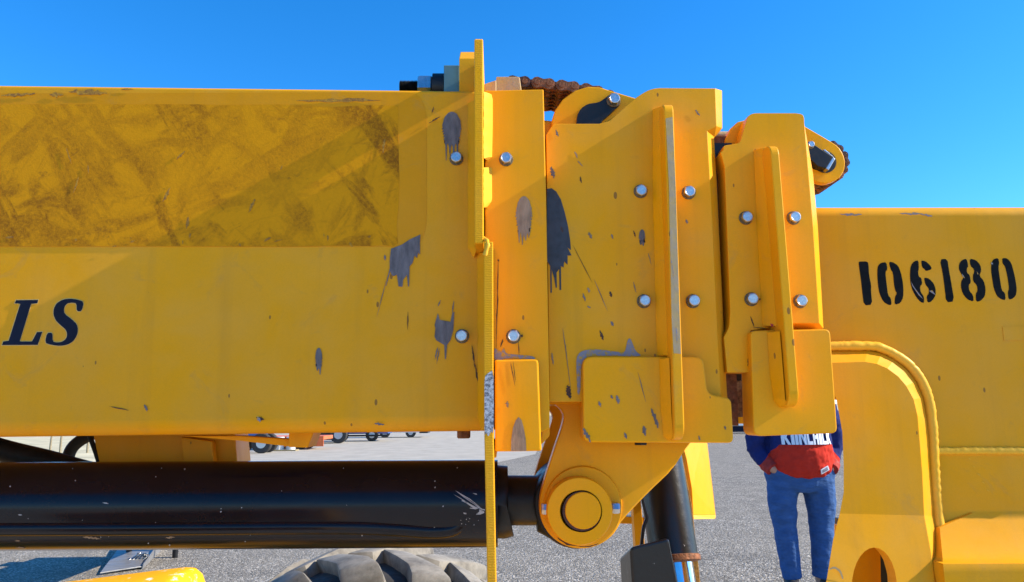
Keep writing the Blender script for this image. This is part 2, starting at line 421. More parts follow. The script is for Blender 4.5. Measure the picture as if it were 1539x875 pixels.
# ================================================================== OUTER BOOM SECTION
YBX = 1.15
p0 = U(300, 650, YBX)
outer = thing('outer_boom_section', 'big yellow boom section with dark navy LS lettering and old decal residue', 'boom', V(p0.x, 1.37, p0.z))
def box_section(px, ytop, ybot, Y, depth, rt, rb, n=5):
    a = U(px, ytop, Y); b = U(px, ybot, Y); x = (a.x+b.x)/2; pts = []
    def arc(cy, cz, r, a0):
        for k in range(n+1):
            t = a0+math.pi/2*k/n; pts.append(V(x, cy+r*math.cos(t), cz+r*math.sin(t)))
    arc(Y+rb, b.z+rb, rb, math.pi); arc(Y+depth-rb, b.z+rb, rb, math.pi*1.5)
    arc(Y+depth-rt, a.z-rt, rt, 0); arc(Y+rt, a.z-rt, rt, math.pi/2)
    return pts
def loft_sections(name, secs, mat, parent, smooth=40):
    n = len(secs[0]); vs = [p for s in secs for p in s]; fs = []
    for i in range(len(secs)-1):
        for k in range(n): fs.append((i*n+k, i*n+(k+1) % n, (i+1)*n+(k+1) % n, (i+1)*n+k))
    fs += [list(range(n)), list(range(len(vs)-n, len(vs)))]
    o = mk(name, vs, fs, mat, parent, smooth=smooth)
    w = o.modifiers.new('normals', 'WEIGHTED_NORMAL'); w.keep_sharp = True; w.weight = 100
    return o
def topy(x): return 128+.0117*x
def boty(x): return 657.5-.0128*x
s0 = box_section(-60, topy(-60), boty(-60), YBX, .44, .005, .024)
s1 = box_section(731, topy(731), boty(731), YBX, .44, .005, .024)
dx = s1[0].x-s0[0].x
far = [p+(p-q)*(2.6/dx) for p, q in zip(s0, s1)]
loft_sections('box_body', [far, s0, s1], MYD, outer)
# film and decal residue
sheet('decal_film', rpoly([(-900, 143), (590, 139), (641, 140, 46), (641, 371, 48), (590, 371), (-900, 371)]), YBX-.0003, MYF, outer)
sheet('decal_residue', [(-900, 157), (300, 157), (330, 158), (420, 157), (500, 161), (560, 158), (599, 159), (598, 200), (600, 260), (599, 310), (596, 340), (598, 366), (590, 371), (575, 368), (560, 370), (520, 369), (430, 371), (300, 370), (220, 370), (-900, 370)], YBX-.0008, MRES, outer)
# ---- flange, upper part: a cut plate standing out from the side, with a slot near the top corner shaped to let a band of sun through
FY = 1.078
zt, zb = U(720, 57, FY).z, U(720, 366, FY).z
zs1, zs0 = U(712, 134.5, YBX).z+.001, U(712, 156, YBX).z
xl, xr = U(713, 300, FY).x, U(726.5, 300, FY).x
prof = [(FY, zt-.003), (FY, zb), (1.17, zb), (1.17, zs0), (1.133, zs0-.001), (1.133, zs1+.004), (1.17, zs1+.004), (1.56, zs1+.004), (1.56, zt-.003), (1.545, zt), (FY+.004, zt)]
mk('front_flange', [V(xl, y, z) for y, z in prof]+[V(xr, y, z) for y, z in prof], prism_faces(len(prof)), MYC, outer, .0016)
# lower part of the flange, a second plate set a little to the right, running down past the cylinder
FL = 1.072
q = [(727, 363), (741, 363), (741.5, 560), (742, 660), (746, 880), (749, 1010), (736, 1010), (732.5, 880), (728, 660), (727, 560)]
f = [U(x, y, FL) for x, y in q]; 
b = [V(p.x, 1.17 if y < 655 else 1.235, p.z) for p, (x, y) in zip(f, q)]
mk('lower_flange', f+b, prism_faces(len(q)), MYC, outer, .0016)
sheet('bare_metal_patch', chaikin([(728, 566), (735, 560), (741.5, 556), (742, 600), (742, 652), (738, 648), (734, 657), (731, 650), (728, 655), (728, 600)]), FL-.0003, MBARE, outer)
fillet('weld', [(703, 155, 1.149, 713.5, 150, 1.128), (703, 372, 1.149, 713.5, 372, 1.128), (712, 388, 1.149, 716, 376, 1.128)], MY, outer)
fillet('weld', [(717, 380, 1.149, 727.5, 380, 1.128), (718, 628, 1.149, 728, 635, 1.128), (723, 648, 1.149, 729, 645, 1.128)], MY, outer)
# weld lump where the two flange plates meet
weld('weld', [U(725, 358, 1.09), U(732, 362, 1.078), U(733, 369, 1.072), U(729, 384, 1.074)], .0035, MYW, outer)
# sunlit fillet between the flange and the collar plate
fillet('weld', [(727, 138, 1.100, 739, 142, 1.123), (727, 150, 1.098, 741, 150, 1.123), (727, 190, 1.098, 741, 190, 1.123), (727, 238, 1.098, 740, 236, 1.123)], MYW, outer)
fillet('weld', [(727, 252, 1.098, 739.5, 252, 1.123), (727, 300, 1.098, 740, 298, 1.123), (727, 312, 1.100, 739, 303, 1.123)], MYW, outer)
# ---- collar plate right of the flange
YC1 = 1.122
plate('collar_plate', [(729, 136), (817, 134), (821, 300), (826, 600), (826, 644), (813, 650), (729, 645)], YC1, .05, MY, outer, .0018)
plate('collar_foot', rpoly([(744, 541), (809, 540, 6), (814, 678), (744, 679)]), YC1-.014, .060, MY, outer, .0025)
plate('collar_lip', [(741, 660), (750, 660), (746, 688), (741, 688)], YC1+.02, .03, MY, outer, .001)
plate('corner_tab', [(815, 600), (826, 600), (826, 655), (814, 668)], YC1+.012, .04, MY, outer, .001)
for (x, y, Y) in ((686, 239, YBX), (694.5, 505.5, YBX), (760.5, 240, YC1), (771.5, 506, YC1)): bolt(x, y, Y, outer)
# ---- post on the boom top behind the flange
pf = [(690, 88), (714, 88), (714, 140), (690, 140)]; pb_ = [(692, 78), (714, 78), (714, 140), (692, 140)]
loft2('post', pf, 1.165, pb_, 1.185, MY, outer, .001)
# ---- hanging bolt beneath the boom
c = U(697, 648, 1.19)
tube('bolt_washer', [c+V(0, 0, .012), c+V(0, 0, .001)], .0125, MRUSTD, outer, n=24)
def zbolt(c, r, h, mat, parent, name='hex_bolt'):
    vs = []
    for z in (0, -h*.85, -h):
        rr = r if z > -h else r*.86
        for k in range(6): a = math.pi/3*k+.3; vs.append(c+V(rr*math.cos(a), rr*math.sin(a), z))
    fs = [(k, (k+1) % 6, 6+(k+1) % 6, 6+k) for k in range(6)]+[(6+k, 6+(k+1) % 6, 12+(k+1) % 6, 12+k) for k in range(6)]+[tuple(range(6)), tuple(range(12, 18))]
    return mk(name, vs, fs, mat, parent)
zbolt(c+V(0, 0, .002), .0105, .013, MRUST, outer)
# ---- brackets beneath the boom
plate('under_bracket', [(138, 645), (352, 645), (357, 700), (150, 700)], 1.46, .08, MY, outer, .002)
plate('under_bracket', [(272, 657), (318, 663), (322, 700), (276, 700)], 1.44, .02, MY, outer, .002)
plate('wedge_plate', [(270, 655), (360, 655), (436, 660), (470, 652), (463, 672), (433, 671), (355, 662)], 1.28, .03, MY, outer, .0015)
plate('stop_block', [(434, 648), (472, 648), (462, 673), (433, 672)], 1.265, .06, MY, outer, .002)
# ---- lettering, traced
def zt_(pts, ox, oy, s): return [(ox+x/s, oy+y/s) for x, y in pts]
def offset(pts, d):
    out = []; n = len(pts); area = sum(pts[i][0]*pts[(i+1) % n][1]-pts[(i+1) % n][0]*pts[i][1] for i in range(n)); sg = 1 if area > 0 else -1
    for i in range(n):
        a, b, c = Vector(pts[i-1]), Vector(pts[i]), Vector(pts[(i+1) % n])
        n1 = Vector(((b-a).y, -(b-a).x)).normalized(); n2 = Vector(((c-b).y, -(c-b).x)).normalized()
        m = (n1+n2); m = m/max(.35, m.length**2/2) if m.length > 1e-6 else n1
        out.append(tuple(b+m*d*sg))
    return out
Lg = [(175, 228), (418, 225), (408, 262), (340, 268), (215, 680), (350, 680), (405, 578), (462, 575), (412, 718), (22, 720), (35, 680), (95, 672), (222, 268), (162, 262)]
Sg = [(918, 245), (895, 350), (840, 350), (838, 262), (790, 255), (735, 262), (705, 300), (697, 345), (715, 385), (790, 440), (840, 490), (855, 550), (840, 620), (800, 680), (740, 715), (660, 730), (560, 718), (492, 695), (515, 585), (575, 585), (575, 680), (620, 692), (680, 685), (725, 650), (737, 600), (720, 550), (660, 500), (610, 450), (585, 390), (588, 320), (620, 260), (690, 220), (770, 210), (850, 222)]
for gl in (Lg, chaikin(Sg)):
    lt = zt_(gl, 0, 420, 7.29)
    sheet('letter_edge', offset(lt, .9), YBX-.0002, MPALE, outer)
    sheet('letter', lt, YBX-.0007, MNAVY, outer)
# ---- damage to the paint of the outer section
def chip(poly, Y, mat=MGREY, parent=outer, n=[0]):
    n[0] += 1
    return sheet('paint_chip', poly, Y-.0001*(n[0] % 5), mat, parent)
chip(blotch(679, 168, 222, 28, 1, 4, 26), YBX-.0012, MGREY)
Z6 = lambda pts: zt_(pts, 540, 320, 3.978)
chip(Z6([(190, 215), (255, 190), (300, 160), (365, 130), (362, 180), (363, 250), (352, 236), (345, 270), (330, 255), (318, 300), (300, 320), (297, 440), (291, 440), (285, 370), (262, 400), (258, 442), (235, 440), (225, 370), (205, 378), (195, 372), (185, 350), (160, 440), (158, 436), (182, 330), (183, 270)]), YBX-.0012)
chip(Z6([(470, 600), (480, 640), (545, 652), (556, 600), (568, 590), (562, 700), (545, 760), (525, 790), (518, 875), (512, 875), (508, 790), (460, 762), (450, 740), (455, 690), (450, 670)]), YBX-.0009)
for a in ((168, 380, 105, 620, 4), (291, 590, 290, 695, 7), (486, 520, 470, 560, 8), (565, 525, 556, 600, 8), (470, 800, 452, 880, 8), (480, 810, 462, 900, 6), (672, 790, 690, 880, 7), (152, 250, 154, 285, 14)):
    p = zt_([(a[0], a[1]), (a[2], a[3])], 540, 320, 3.978); chip(streak(*p[0], *p[1], a[4]/3.978), YBX-.0009, MRUSTD if a[0] in (672, 291) else MGREY)
chip(blotch(479, 523, 556, 10, 4, 2, 10), YBX-.0009)
chip(streak(165, 611, 194, 617, 2), YBX-.0009, MRUSTD); chip(streak(217, 608, 221, 618, 4.5), YBX-.0009)
chip(streak(385, 628, 397, 631, 6), YBX-.0009, MRUSTD); chip(streak(386, 626, 391, 634, 5), YBX-.0013, MSCR); chip(streak(563, 637, 577, 638, 4), YBX-.0009)
chip(streak(645, 185, 662, 175, 2.2), YBX-.0018, MRUSTD); chip(streak(649, 170, 652, 160, 1.4), YBX-.0018, MRUSTD)
chip(streak(709, 518, 714, 555, 2.2), YBX-.0018, MRUSTD); chip(streak(714, 548, 720, 580, 3), YBX-.0018, MRUSTD)
rg = random.Random(11)
for (xa, xb, ya, yb, w) in ((0, 55, 144, 141, 6), (75, 95, 142, 143, 7), (105, 160, 139, 140, 10), (445, 575, 151, 151, 6), (182, 200, 134, 134, 2.5)):
    chip(streak(xa, ya, xb, yb, w), YBX-.0012, MBRN)
for k in range(14):
    x = rg.choice([rg.uniform(0, 600), rg.uniform(150, 590)]); y = rg.uniform(357, 371)
    chip(streak(x, y, x+rg.uniform(-6, 14), y+rg.uniform(-9, 4), rg.uniform(1.5, 4.5)), YBX-.0015, MBRN)
for k in range(9):
    x = rg.uniform(60, 590); y = rg.uniform(190, 340); chip(streak(x, y, x+rg.uniform(-14, 10), y+rg.uniform(5, 30), rg.uniform(2, 6)), YBX-.0015, MBRN)
# on the collar
chip(blotch(787.5, 295, 358, 24, 8, 4, 14), YC1-.0004, MTAN)
ch = [(768, 678), (768.5, 660), (771, 643), (775, 632), (779.5, 627), (784, 632), (787, 643), (790, 660), (791, 678)]
chip(ch, YC1-.0144, MTAN)
chip(chaikin([(743, 523), (748, 526), (754, 530), (757, 521), (760, 532), (775, 533), (800, 535), (806, 540), (790, 539.5), (760, 538), (750, 543), (743, 540)]), YC1-.0005, MSCR)
chip(streak(762, 603, 763, 613, 5.5), YC1-.0144, MTAN); chip(streak(767, 543, 774, 580, 1.2), YC1-.0144, MRUSTD); chip(streak(771, 542, 775, 575, 1), YC1-.0144, MRUSTD)
for a in ((749, 384, 746, 520, 2), (756, 510, 752, 522, 2.5), (779, 513, 780, 533, 1.4), (783, 504, 786, 506, 5), (748, 390, 750, 393, 3)):
    chip(streak(*a), YC1-.0004, MRUSTD)

# ================================================================== CHAIN ANCHOR on the boom top
YA = 1.215
a0 = U(640, 133, YA)
anchor = thing('chain_anchor', 'black threaded chain anchor with nut and teal block on the boom top', 'chain anchor', V(a0.x, YA, a0.z-.03))
def xs(px, Y=YA): return U(px, 133, Y).x
rz = U(620, 133, YA).z
pts, rad = [], []
for k in range(33):
    x = xs(601)+(xs(634)-xs(601))*k/32; pts.append(V(x, YA, rz)); rad.append(.0135 if k % 2 else .0108)
tube('threaded_rod', pts, rad, MBLK2, anchor, n=20, smooth=20)
def hexprism(name, x0, x1, c, r, mat, parent, ang=.2):
    vs = []
    for x, s in ((x0, .9), (x0+.003, 1), (x1-.003, 1), (x1, .9)):
        for k in range(6): a = math.pi/3*k+ang; vs.append(V(x, c[0]+r*s*math.cos(a), c[1]+r*s*math.sin(a)))
    fs = [(i*6+k, i*6+(k+1) % 6, i*6+6+(k+1) % 6, i*6+6+k) for i in range(3) for k in range(6)]+[tuple(range(6)), tuple(range(18, 24))]
    return mk(name, vs, fs, mat, parent)
hexprism('nut', xs(629), xs(651), (YA, rz), .0225, MSTEEL, anchor, .35)
tube('spacer', [V(xs(651), YA, rz), V(xs(667.5), YA, rz)], .0245, MBLK2, anchor, n=24)
plate('block', [(667, 98), (690.5, 98), (690.5, 150), (667, 150)], 1.19, .06, MTEAL, anchor, .001)
a0 = U(760, 130, 1.2)
clv = thing('chain_clevis', 'weathered tan clevis block holding the rusty chain end', 'clevis', V(a0.x, 1.22, a0.z-.03))
plate('clevis_plate', rpoly([(746, 115), (781, 115, 3), (786, 150), (744, 150)]), 1.185, .02, MWORNY, clv, .0015)
plate('clevis_foot', [(728, 126), (746, 120), (746, 150), (728, 150)], 1.182, .035, MWORNY, clv, .0015)

# ================================================================== CHAINS
def link_mesh(pitch, h, t, waist=.72):
    r = h/2; out = []; n = 6
    for k in range(n+1): a = -math.pi/2+math.pi*k/n; out.append((pitch/2+r*math.cos(a), r*math.sin(a)))
    out.append((0, r*waist))
    for k in range(n+1): a = math.pi/2+math.pi*k/n; out.append((-pitch/2+r*math.cos(a), r*math.sin(a)))
    out.append((0, -r*waist))
    m = len(out); vs = [(x, -t/2, z) for x, z in out]+[(x, t/2, z) for x, z in out]
    me = bpy.data.meshes.new('link_plate'); me.from_pydata(vs, [], prism_faces(m))
    bm = bmesh.new(); bm.from_mesh(me); bmesh.ops.recalc_face_normals(bm, faces=bm.faces); bm.to_mesh(me); bm.free()
    return me
def chain(root, path, pitch, h, ys, t, mats):
    """path: Vectors in the XZ plane; leaves at each y of ys, laced alternately"""
    P = [path[0]]; acc = 0
    for a, b in zip(path, path[1:]):
        L = (b-a).length; d = 0
        while acc+(L-d) >= pitch:
            d += pitch-acc; acc = 0; P.append(a.lerp(b, d/L))
        acc += L-d
    lm = []
    for m in mats: q_ = link_mesh(pitch, h, t); q_.materials.append(m); lm.append(q_)
    pm = bpy.data.meshes.new('pin'); v, f = tube_geo([V(0, min(ys)-.008, 0), V(0, max(ys)+.008, 0)], h*.24, 12); pm.from_pydata([tuple(x) for x in v], [], f); pm.materials.append(mats[-1]); pm.shade_smooth(); pm.set_sharp_from_angle(angle=R(40))
    rl = Vector(root.location); rg = random.Random(9)
    for i in range(len(P)-1):
        a, b = P[i], P[i+1]; mid = (a+b)/2; ang = -math.atan2(b.z-a.z, b.x-a.x)
        for j, y in enumerate(ys):
            if (i+j//2) % 2 == 0 or True:
                yy = y+(t*.55 if i % 2 else -t*.55)
                o = bpy.data.objects.new('link_plate', lm[rg.randrange(len(lm))]); C.objects.link(o); o.parent = root
                o.location = V(mid.x, yy, mid.z)-rl; o.rotation_euler = (0, ang+rg.uniform(-.03, .03), 0)
    for p in P:
        o = bpy.data.objects.new('pin', pm); C.objects.link(o); o.parent = root; o.location = V(p.x, 0, p.z)-V(rl.x, rl.y, rl.z)
cY = 1.205
path = [U(770, 124.5, cY), U(800, 126, cY), U(830, 129, cY), U(860, 133, cY), U(888, 137, cY), U(912, 144, cY), U(930, 155, cY), U(942, 172, cY), U(948, 195, cY)]
path = [V(p.x, 0, p.z) for p in path]
ch1 = thing('leaf_chain', 'rusty leaf chain running from the tan clevis over the upper sheave', 'chain', V(path[0].x, 1.25, path[0].z-.02))
chain(ch1, path, .0205, .0195, [1.203, 1.217, 1.231, 1.245, 1.259, 1.273, 1.287], .0055, [MRUST, MRUSTD, MRUST])

# ================================================================== MIDDLE BOOM SECTION
YC2 = 1.15
p0 = U(950, 640, YC2)
mid = thing('middle_boom_section', 'yellow boom collar with chipped plates, pin lug and tall rib', 'boom', V(p0.x, 1.36, p0.z))
front = rpoly([(821, 203), (829, 190, 4), (833, 186), (900, 186), (916, 182, 5), (938, 162), (958, 145, 8), (980, 132, 14), (1075, 133), (1077, 190), (1063, 197), (1067.7, 280), (1077.8, 500), (1082.7, 585), (1083, 604), (826, 604)])
back = list(front)
bm_ = {(1075, 133): (1085, 136), (1077, 190): (1085.5, 193), (1063, 197): (1073, 206), (1067.7, 280): (1077.5, 280), (1077.8, 500): (1088, 500), (1082.7, 585): (1092.5, 590), (1083, 604): (1094, 604)}
back = [bm_.get((x, y), (x, y)) for x, y in front]
fv = [U(x, y, YC2) for x, y in front]; bv = []
for (x, y), (x2, y2), pfv in zip(front, back, fv):
    if (x, y) in bm_: bv.append(U(x2, y2, YC2+.026))
    else: bv.append(V(pfv.x, YC2+.0025, pfv.z))
n_ = len(front); bk2 = [V(p.x, YC2+.06, p.z) for p in bv]
fs = [list(range(n_))]+[[i, (i+1) % n_, n_+(i+1) % n_, n_+i] for i in range(n_)]+[[n_+i, n_+(i+1) % n_, 2*n_+(i+1) % n_, 2*n_+i] for i in range(n_)]+[list(range(3*n_-1, 2*n_-1, -1))]
mk('collar_plate', fv+bv+bk2, fs, MYD, mid, .0008)
low2 = rpoly([(876, 536, 14), (1057, 536, 12), (1064, 592, 10), (1094, 598), (1099.5, 603, 4), (1103, 666, 9), (877, 665, 13)])
plate('collar_foot', low2, YC2-.016, .05, MY, mid, .0025)
# wide rib with rounded ends; front edge worn grey
def rib(parent, fl, fr, yt, yb, Yf, Yb, rt, rb_, name='rib', mat=MY):
    """fl/fr: front-left / front-right edge lines as ((x,y),(x,y)); profile rounded at both ends in depth"""
    def lx(line, y): (x0, y0), (x1, y1) = line; return x0+(x1-x0)*(y-y0)/(y1-y0)
    ys = []; n = 7
    zt_, zb_ = U(lx(fl, yt), yt, Yf).z, U(lx(fl, yb), yb, Yf).z
    ptsL, ptsR = [], []
    pr = []
    for k in range(n+1): a = math.pi/2*k/n; pr.append((Yf+rt*(1-math.sin(a)), zt_-rt*(1-math.cos(a)), yt))
    for k in range(n+1): a = math.pi/2*k/n; pr.append((Yf+rb_*(1-math.cos(a)), zb_+rb_*(1-math.sin(a)), yb))
    pr += [(Yb, zb_), (Yb, zt_)]
    def X(line, z):
        t = (z-zt_)/(zb_-zt_); a = U(lx(line, yt), yt, Yf).x; b = U(lx(line, yb), yb, Yf).x; return a+(b-a)*t
    L = [V(X(fl, q[1]), q[0], q[1]) for q in pr]; Rr = [V(X(fr, q[1]), q[0], q[1]) for q in pr]
    return mk(name, L+Rr, prism_faces(len(pr)), mat, parent, .0018)
rib(mid, ((998, 165), (1014.5, 660)), ((1012.5, 165), (1029.5, 660)), 153, 662, 1.10, YC2+.01, .016, .022)
sheet('worn_edge', [(1000.5, 178), (1011, 176), (1015.5, 280), (1022, 490), (1023.5, 532), (1012.5, 531), (1009.5, 480), (1005.5, 280)], 1.0995, MWORNY, mid)
chip(streak(1009, 390, 1013, 420, 2), 1.099, MSCR, mid); chip(streak(1016, 490, 1018, 515, 2.5), 1.099, MSCR, mid)
fillet('weld', [(981, 165, 1.149, 994, 160, 1.128), (981, 280, 1.149, 1000, 280, 1.128), (986, 500, 1.149, 1004, 500, 1.128), (988, 535, 1.149, 1006, 534, 1.126)], MY, mid)
fillet('weld', [(991, 540, 1.133, 1006, 538, 1.113), (993, 620, 1.133, 1009, 620, 1.113), (997, 655, 1.133, 1011, 650, 1.113), (1004, 662, 1.133, 1012, 658, 1.115)], MY, mid)
for (x, y) in ((962.5, 288), (967.5, 453), (1034.5, 290), (1041, 453)): bolt(x, y, YC2, mid)
# box body of the middle section, mostly inside the outer one
s0 = box_section(700, 168, 610, 1.19, .36, .01, .02); s1 = box_section(1078, 200, 604, 1.205, .36, .01, .02)
loft_sections('box_body', [s0, s1], MY, mid)
# upper sheave bracket; its black keeper also paints in the dark recess
ck = rpoly([(829, 200), (829, 182), (834, 166), (846, 149), (864, 136), (884, 130), (902, 131), (917, 136), (954, 147), (990, 170), (990, 200)])
plate('sheave_cheek', ck, 1.185, .014, MY, mid, .002)
plate('sheave_cheek', ck, 1.30, .014, MY, mid, .002)
cs = U(886, 186, 1.21)
lathe('sheave', V(cs.x, 1.205, cs.z), [(.02, 0), (.040, 0), (.040, .09), (.02, .09)], MRUSTD, mid)
plate('keeper_recess', chaikin([(866, 200), (867, 174), (873, 163), (883, 156), (897, 154), (903, 152), (920, 139), (936, 153), (914, 174), (904, 182), (898, 200)]), 1.178, .01, MBLK2, mid, .001)
bolt(922, 151.5, 1.178, mid, 1.06)
# ---- lug plates with the pin
YL = 1.215
def lugpoly():
    a = [(836, 590), (862, 590), (1062, 590), (1062, 640), (1035, 668), (1012, 705), (975, 740), (935, 782)]
    for k in range(13):
        t = R(-38)+R(210)*k/12*1.0; a.append((876+61*math.cos(-t+R(0))*1, 765+61*math.sin(t+R(76)))) if False else None
    for k in range(15):
        t = R(35)+R(150)*k/14; a.append((874+63*math.cos(t), 764+61*math.sin(t)))
    a += [(812, 745), (820, 715), (834, 672), (845, 640), (848, 625), (842, 614), (834, 608)]
    return a
lp = chaikin(lugpoly())
plate('pin_lug', lp, YL, .03, MY, mid, .0025)
f2 = [U(x, y, YL) for x, y in lp]
mk('pin_lug', [V(p.x, 1.46, p.z) for p in f2]+[V(p.x, 1.49, p.z) for p in f2], prism_faces(len(lp)), MYC if False else MY, mid, .002)
ctr = U(873, 765, YL)
def ring(name, px, py, Y, prof, mat, parent, **kw): 
    c = U(px, py, Y); return lathe(name, V(c.x, 0, c.z), prof, mat, parent, **kw)
ring('boss_base', 876, 760, YL, [(.050, YL+.005), (.0615, YL+.003), (.0585, YL-.006), (.03, YL-.006)], MY, mid)
ring('boss', 871, 768, YL-.03, [(.045, YL), (.0500, YL-.002), (.0500, YL-.030), (.0482, YL-.033), (.0300, YL-.033), (.0292, YL-.031), (.0285, YL-.010), (.01, YL-.010)], MY, mid)
ring('pin_groove_shadow', 874, 768, YL-.03, [(.0305, YL-.0333), (.0290, YL-.0333), (.0286, YL-.030)], MRUSTD, mid, n=48)  # rusty ring, its dark tone also standing in for deep shadow around the pin
ring('pin', 876, 767, YL-.03, [(.02, YL-.001), (.0272, YL-.004), (.0272, YL-.0335), (.0262, YL-.0352), (.004, YL-.0357)], MY, mid)
for (x0, x1) in ((814, 826), (920, 931)):
    c = U(820, 765, YL-.02); hexprism('set_screw', U(x0, 765, YL-.018).x, U(x1, 765, YL-.018).x, (YL-.018, c.z), .0088, MSTEEL, mid, .1)
for k, (t0, t1, rr, w) in enumerate(((60, 95, 59, 2.6), (95, 128, 58, 3.2), (30, 52, 57, 1.6), (40, 80, 54.5, 1.8))):
    L, Q = [], []
    for j in range(9):
        t = R(t0+(t1-t0)*j/8); ww = w*math.sin(math.pi*(.1+.85*j/8))*random.uniform(.5, 1.2)
        L.append((874+(rr+ww)*math.cos(t), 764+(rr+ww)*.97*math.sin(t))); Q.append((874+(rr-ww*.3)*math.cos(t), 764+(rr-ww*.3)*.97*math.sin(t)))
    chip(L+Q[::-1], YL-.0003, MRUSTD, mid)
c = U(963, 667, 1.19); zbolt(c+V(0, 0, .004), .0105, .006, MBLK2, mid)
# damage on the middle collar
bl = [(822, 284), (829, 283), (836, 288), (843, 300), (849, 320), (854, 342), (857, 362), (858, 376), (853, 372), (859, 384), (853, 384), (853, 398), (848, 393), (847, 402), (843, 400), (843.5, 436), (841, 436), (840.5, 404), (836.5, 410), (837, 432), (835.5, 433), (833, 418), (829, 405), (829.5, 440), (827.5, 440), (827, 400), (822, 392)]
chip(bl, YC2-.0004, MDARK, mid)
for k, a in enumerate(((958, 346, 971, 369, 0), (843, 340, 846, 350, 3.5), (885, 349, 889, 359, 5), (919, 352, 921, 359, 3), (952, 346, 955, 356, 2.5), (883, 432, 886, 440, 4.5), (876, 441, 880, 453, 3.5), (917, 438, 919, 447, 4), (883, 460, 888, 463, 3), (893, 420, 913, 467, 1), (862, 370, 890, 425, .8), (952, 424, 956, 440, 2), (918, 483, 922, 490, 4.5), (902, 497, 907, 512, 4.5), (829, 530, 832, 548, 3), (846, 495, 858, 585, 1.4), (853, 578, 857, 600, 9), (974, 380, 979, 398, 1.6), (1031, 330, 1033, 336, 4), (985, 240, 990, 262, 3), (868, 242, 876, 250, 2), (828, 250, 833, 268, 6.5), (872, 265, 874, 275, 3), (864, 228, 868, 238, 3), (835, 195, 839, 205, 4))):
    if k == 0: chip(blotch(965, 345, 368, 9, 21, 2, 4), YC2-.0003, MGREY, mid)
    else: chip(streak(*a), YC2-.0003, [MGREY, MRUSTD, MTAN][k % 3], mid)
chip(chaikin([(866, 545), (868, 533), (876, 527), (890, 525), (905, 526), (920, 528), (935, 530), (940, 528), (943, 512), (946, 508), (949, 512), (955, 528), (965, 535), (950, 535.5), (920, 534.5), (885, 535), (877, 540), (873, 552), (872, 592), (868, 594), (867, 570)]), YC2-.0005, MSCR, mid)
for a in ((876, 644, 888, 664, 7), (979, 614, 990, 645, 7), (967, 640, 970, 655, 6), (926, 594, 930, 607, 5), (900, 603, 903, 612, 4), (918, 594, 921, 600, 3), (959, 560, 971, 605, 1.2), (938, 650, 942, 660, 4), (1089, 640, 1091, 646, 3), (1050, 655, 1052, 662, 3)):
    chip(streak(*a), YC2-.0165, MGREY, mid)
chip(streak(1045, 165, 1052, 174, 4), YC2-.0004, MTAN, mid)

# ================================================================== INNER BOOM SECTION
YC3 = 1.16; YR = 1.24
p0 = U(1350, 640, YR)
inner = thing('inner_boom_section', 'yellow boom section stencilled 106180 with a curved welded head plate', 'boom', V(p0.x, 1.38, p0.z))
f3 = rpoly([(1083, 229), (1087, 226), (1088, 219, 2), (1112, 215, 4), (1124, 175), (1131, 170, 8), (1196, 170), (1208.5, 172, 12), (1209, 186), (1215, 259), (1222, 340), (1231.5, 486), (1195, 486), (1128, 497), (1128, 560), (1093, 560), (1088, 507, 0), (1096, 492, 6), (1097.5, 470), (1094, 380), (1089, 250)])
bmp_ = {(1215, 259): (1222, 262), (1222, 340): (1229, 340), (1231.5, 486): (1237.5, 494), (1195, 486): (1193, 495)}
fv = [U(x, y, YC3) for x, y in f3]; bv = []
for (x, y), p in zip(f3, fv):
    if (x, y) in bmp_: bv.append(U(*bmp_[(x, y)], YC3+.022))
    else: bv.append(V(p.x, YC3+.002, p.z))
n_ = len(f3); bk2 = [V(p.x, YC3+.04, p.z) for p in bv]
fs = [list(range(n_))]+[[i, (i+1) % n_, n_+(i+1) % n_, n_+i] for i in range(n_)]+[[n_+i, n_+(i+1) % n_, 2*n_+(i+1) % n_, 2*n_+i] for i in range(n_)]+[list(range(3*n_-1, 2*n_-1, -1))]
mk('collar_plate', fv+bv+bk2, fs, MY, inner, .0006)
plate('collar_foot', rpoly([(1128, 497, 8), (1248, 494.5, 9), (1259, 651, 9), (1133, 656, 12)]), YC3-.016, .05, MY, inner, .0022)
rib(inner, ((1158, 225), (1187, 605)), ((1171, 225), (1202, 605)), 215, 611, 1.108, YC3+.01, .018, .022)
fillet('weld', [(1133, 226, 1.159, 1153, 222, 1.135), (1136, 310, 1.159, 1158, 310, 1.135), (1146, 490, 1.159, 1170, 490, 1.135)], MY, inner)
fillet('weld', [(1153, 500, 1.143, 1172, 498, 1.12), (1157, 560, 1.143, 1177, 560, 1.12), (1163, 602, 1.143, 1180, 600, 1.12), (1172, 612, 1.143, 1184, 608, 1.122)], MY, inner)
for (x, y) in ((1120.5, 328), (1129, 450), (1192, 328), (1202, 453)): bolt(x, y, YC3, inner)
for a in ((1152, 403, 1156, 424, 5), (1128, 476, 1134, 492, 2), (1132, 492, 1152, 494, 1.5), (1127, 530, 1124, 550, 3), (1153, 345, 1154, 350, 3), (1141, 449, 1143, 451, 4)): chip(streak(*a), YC3-.0003, MRUSTD, inner)
chip(streak(1158, 486, 1162, 491, 4), 1.1325, plain('red_mark', (.35, .01, .02), .6), inner)
# left cheek lobe, cross shaft
plate('sheave_cheek', rpoly([(1089, 240), (1090, 210), (1098, 193), (1109, 183), (1122, 180), (1160, 200), (1160, 240)]), 1.195, .05, MY, inner, .002)
tube('cross_shaft', [U(1055, 205, 1.26), U(1100, 205, 1.26)], .0085, MWORNY, inner)
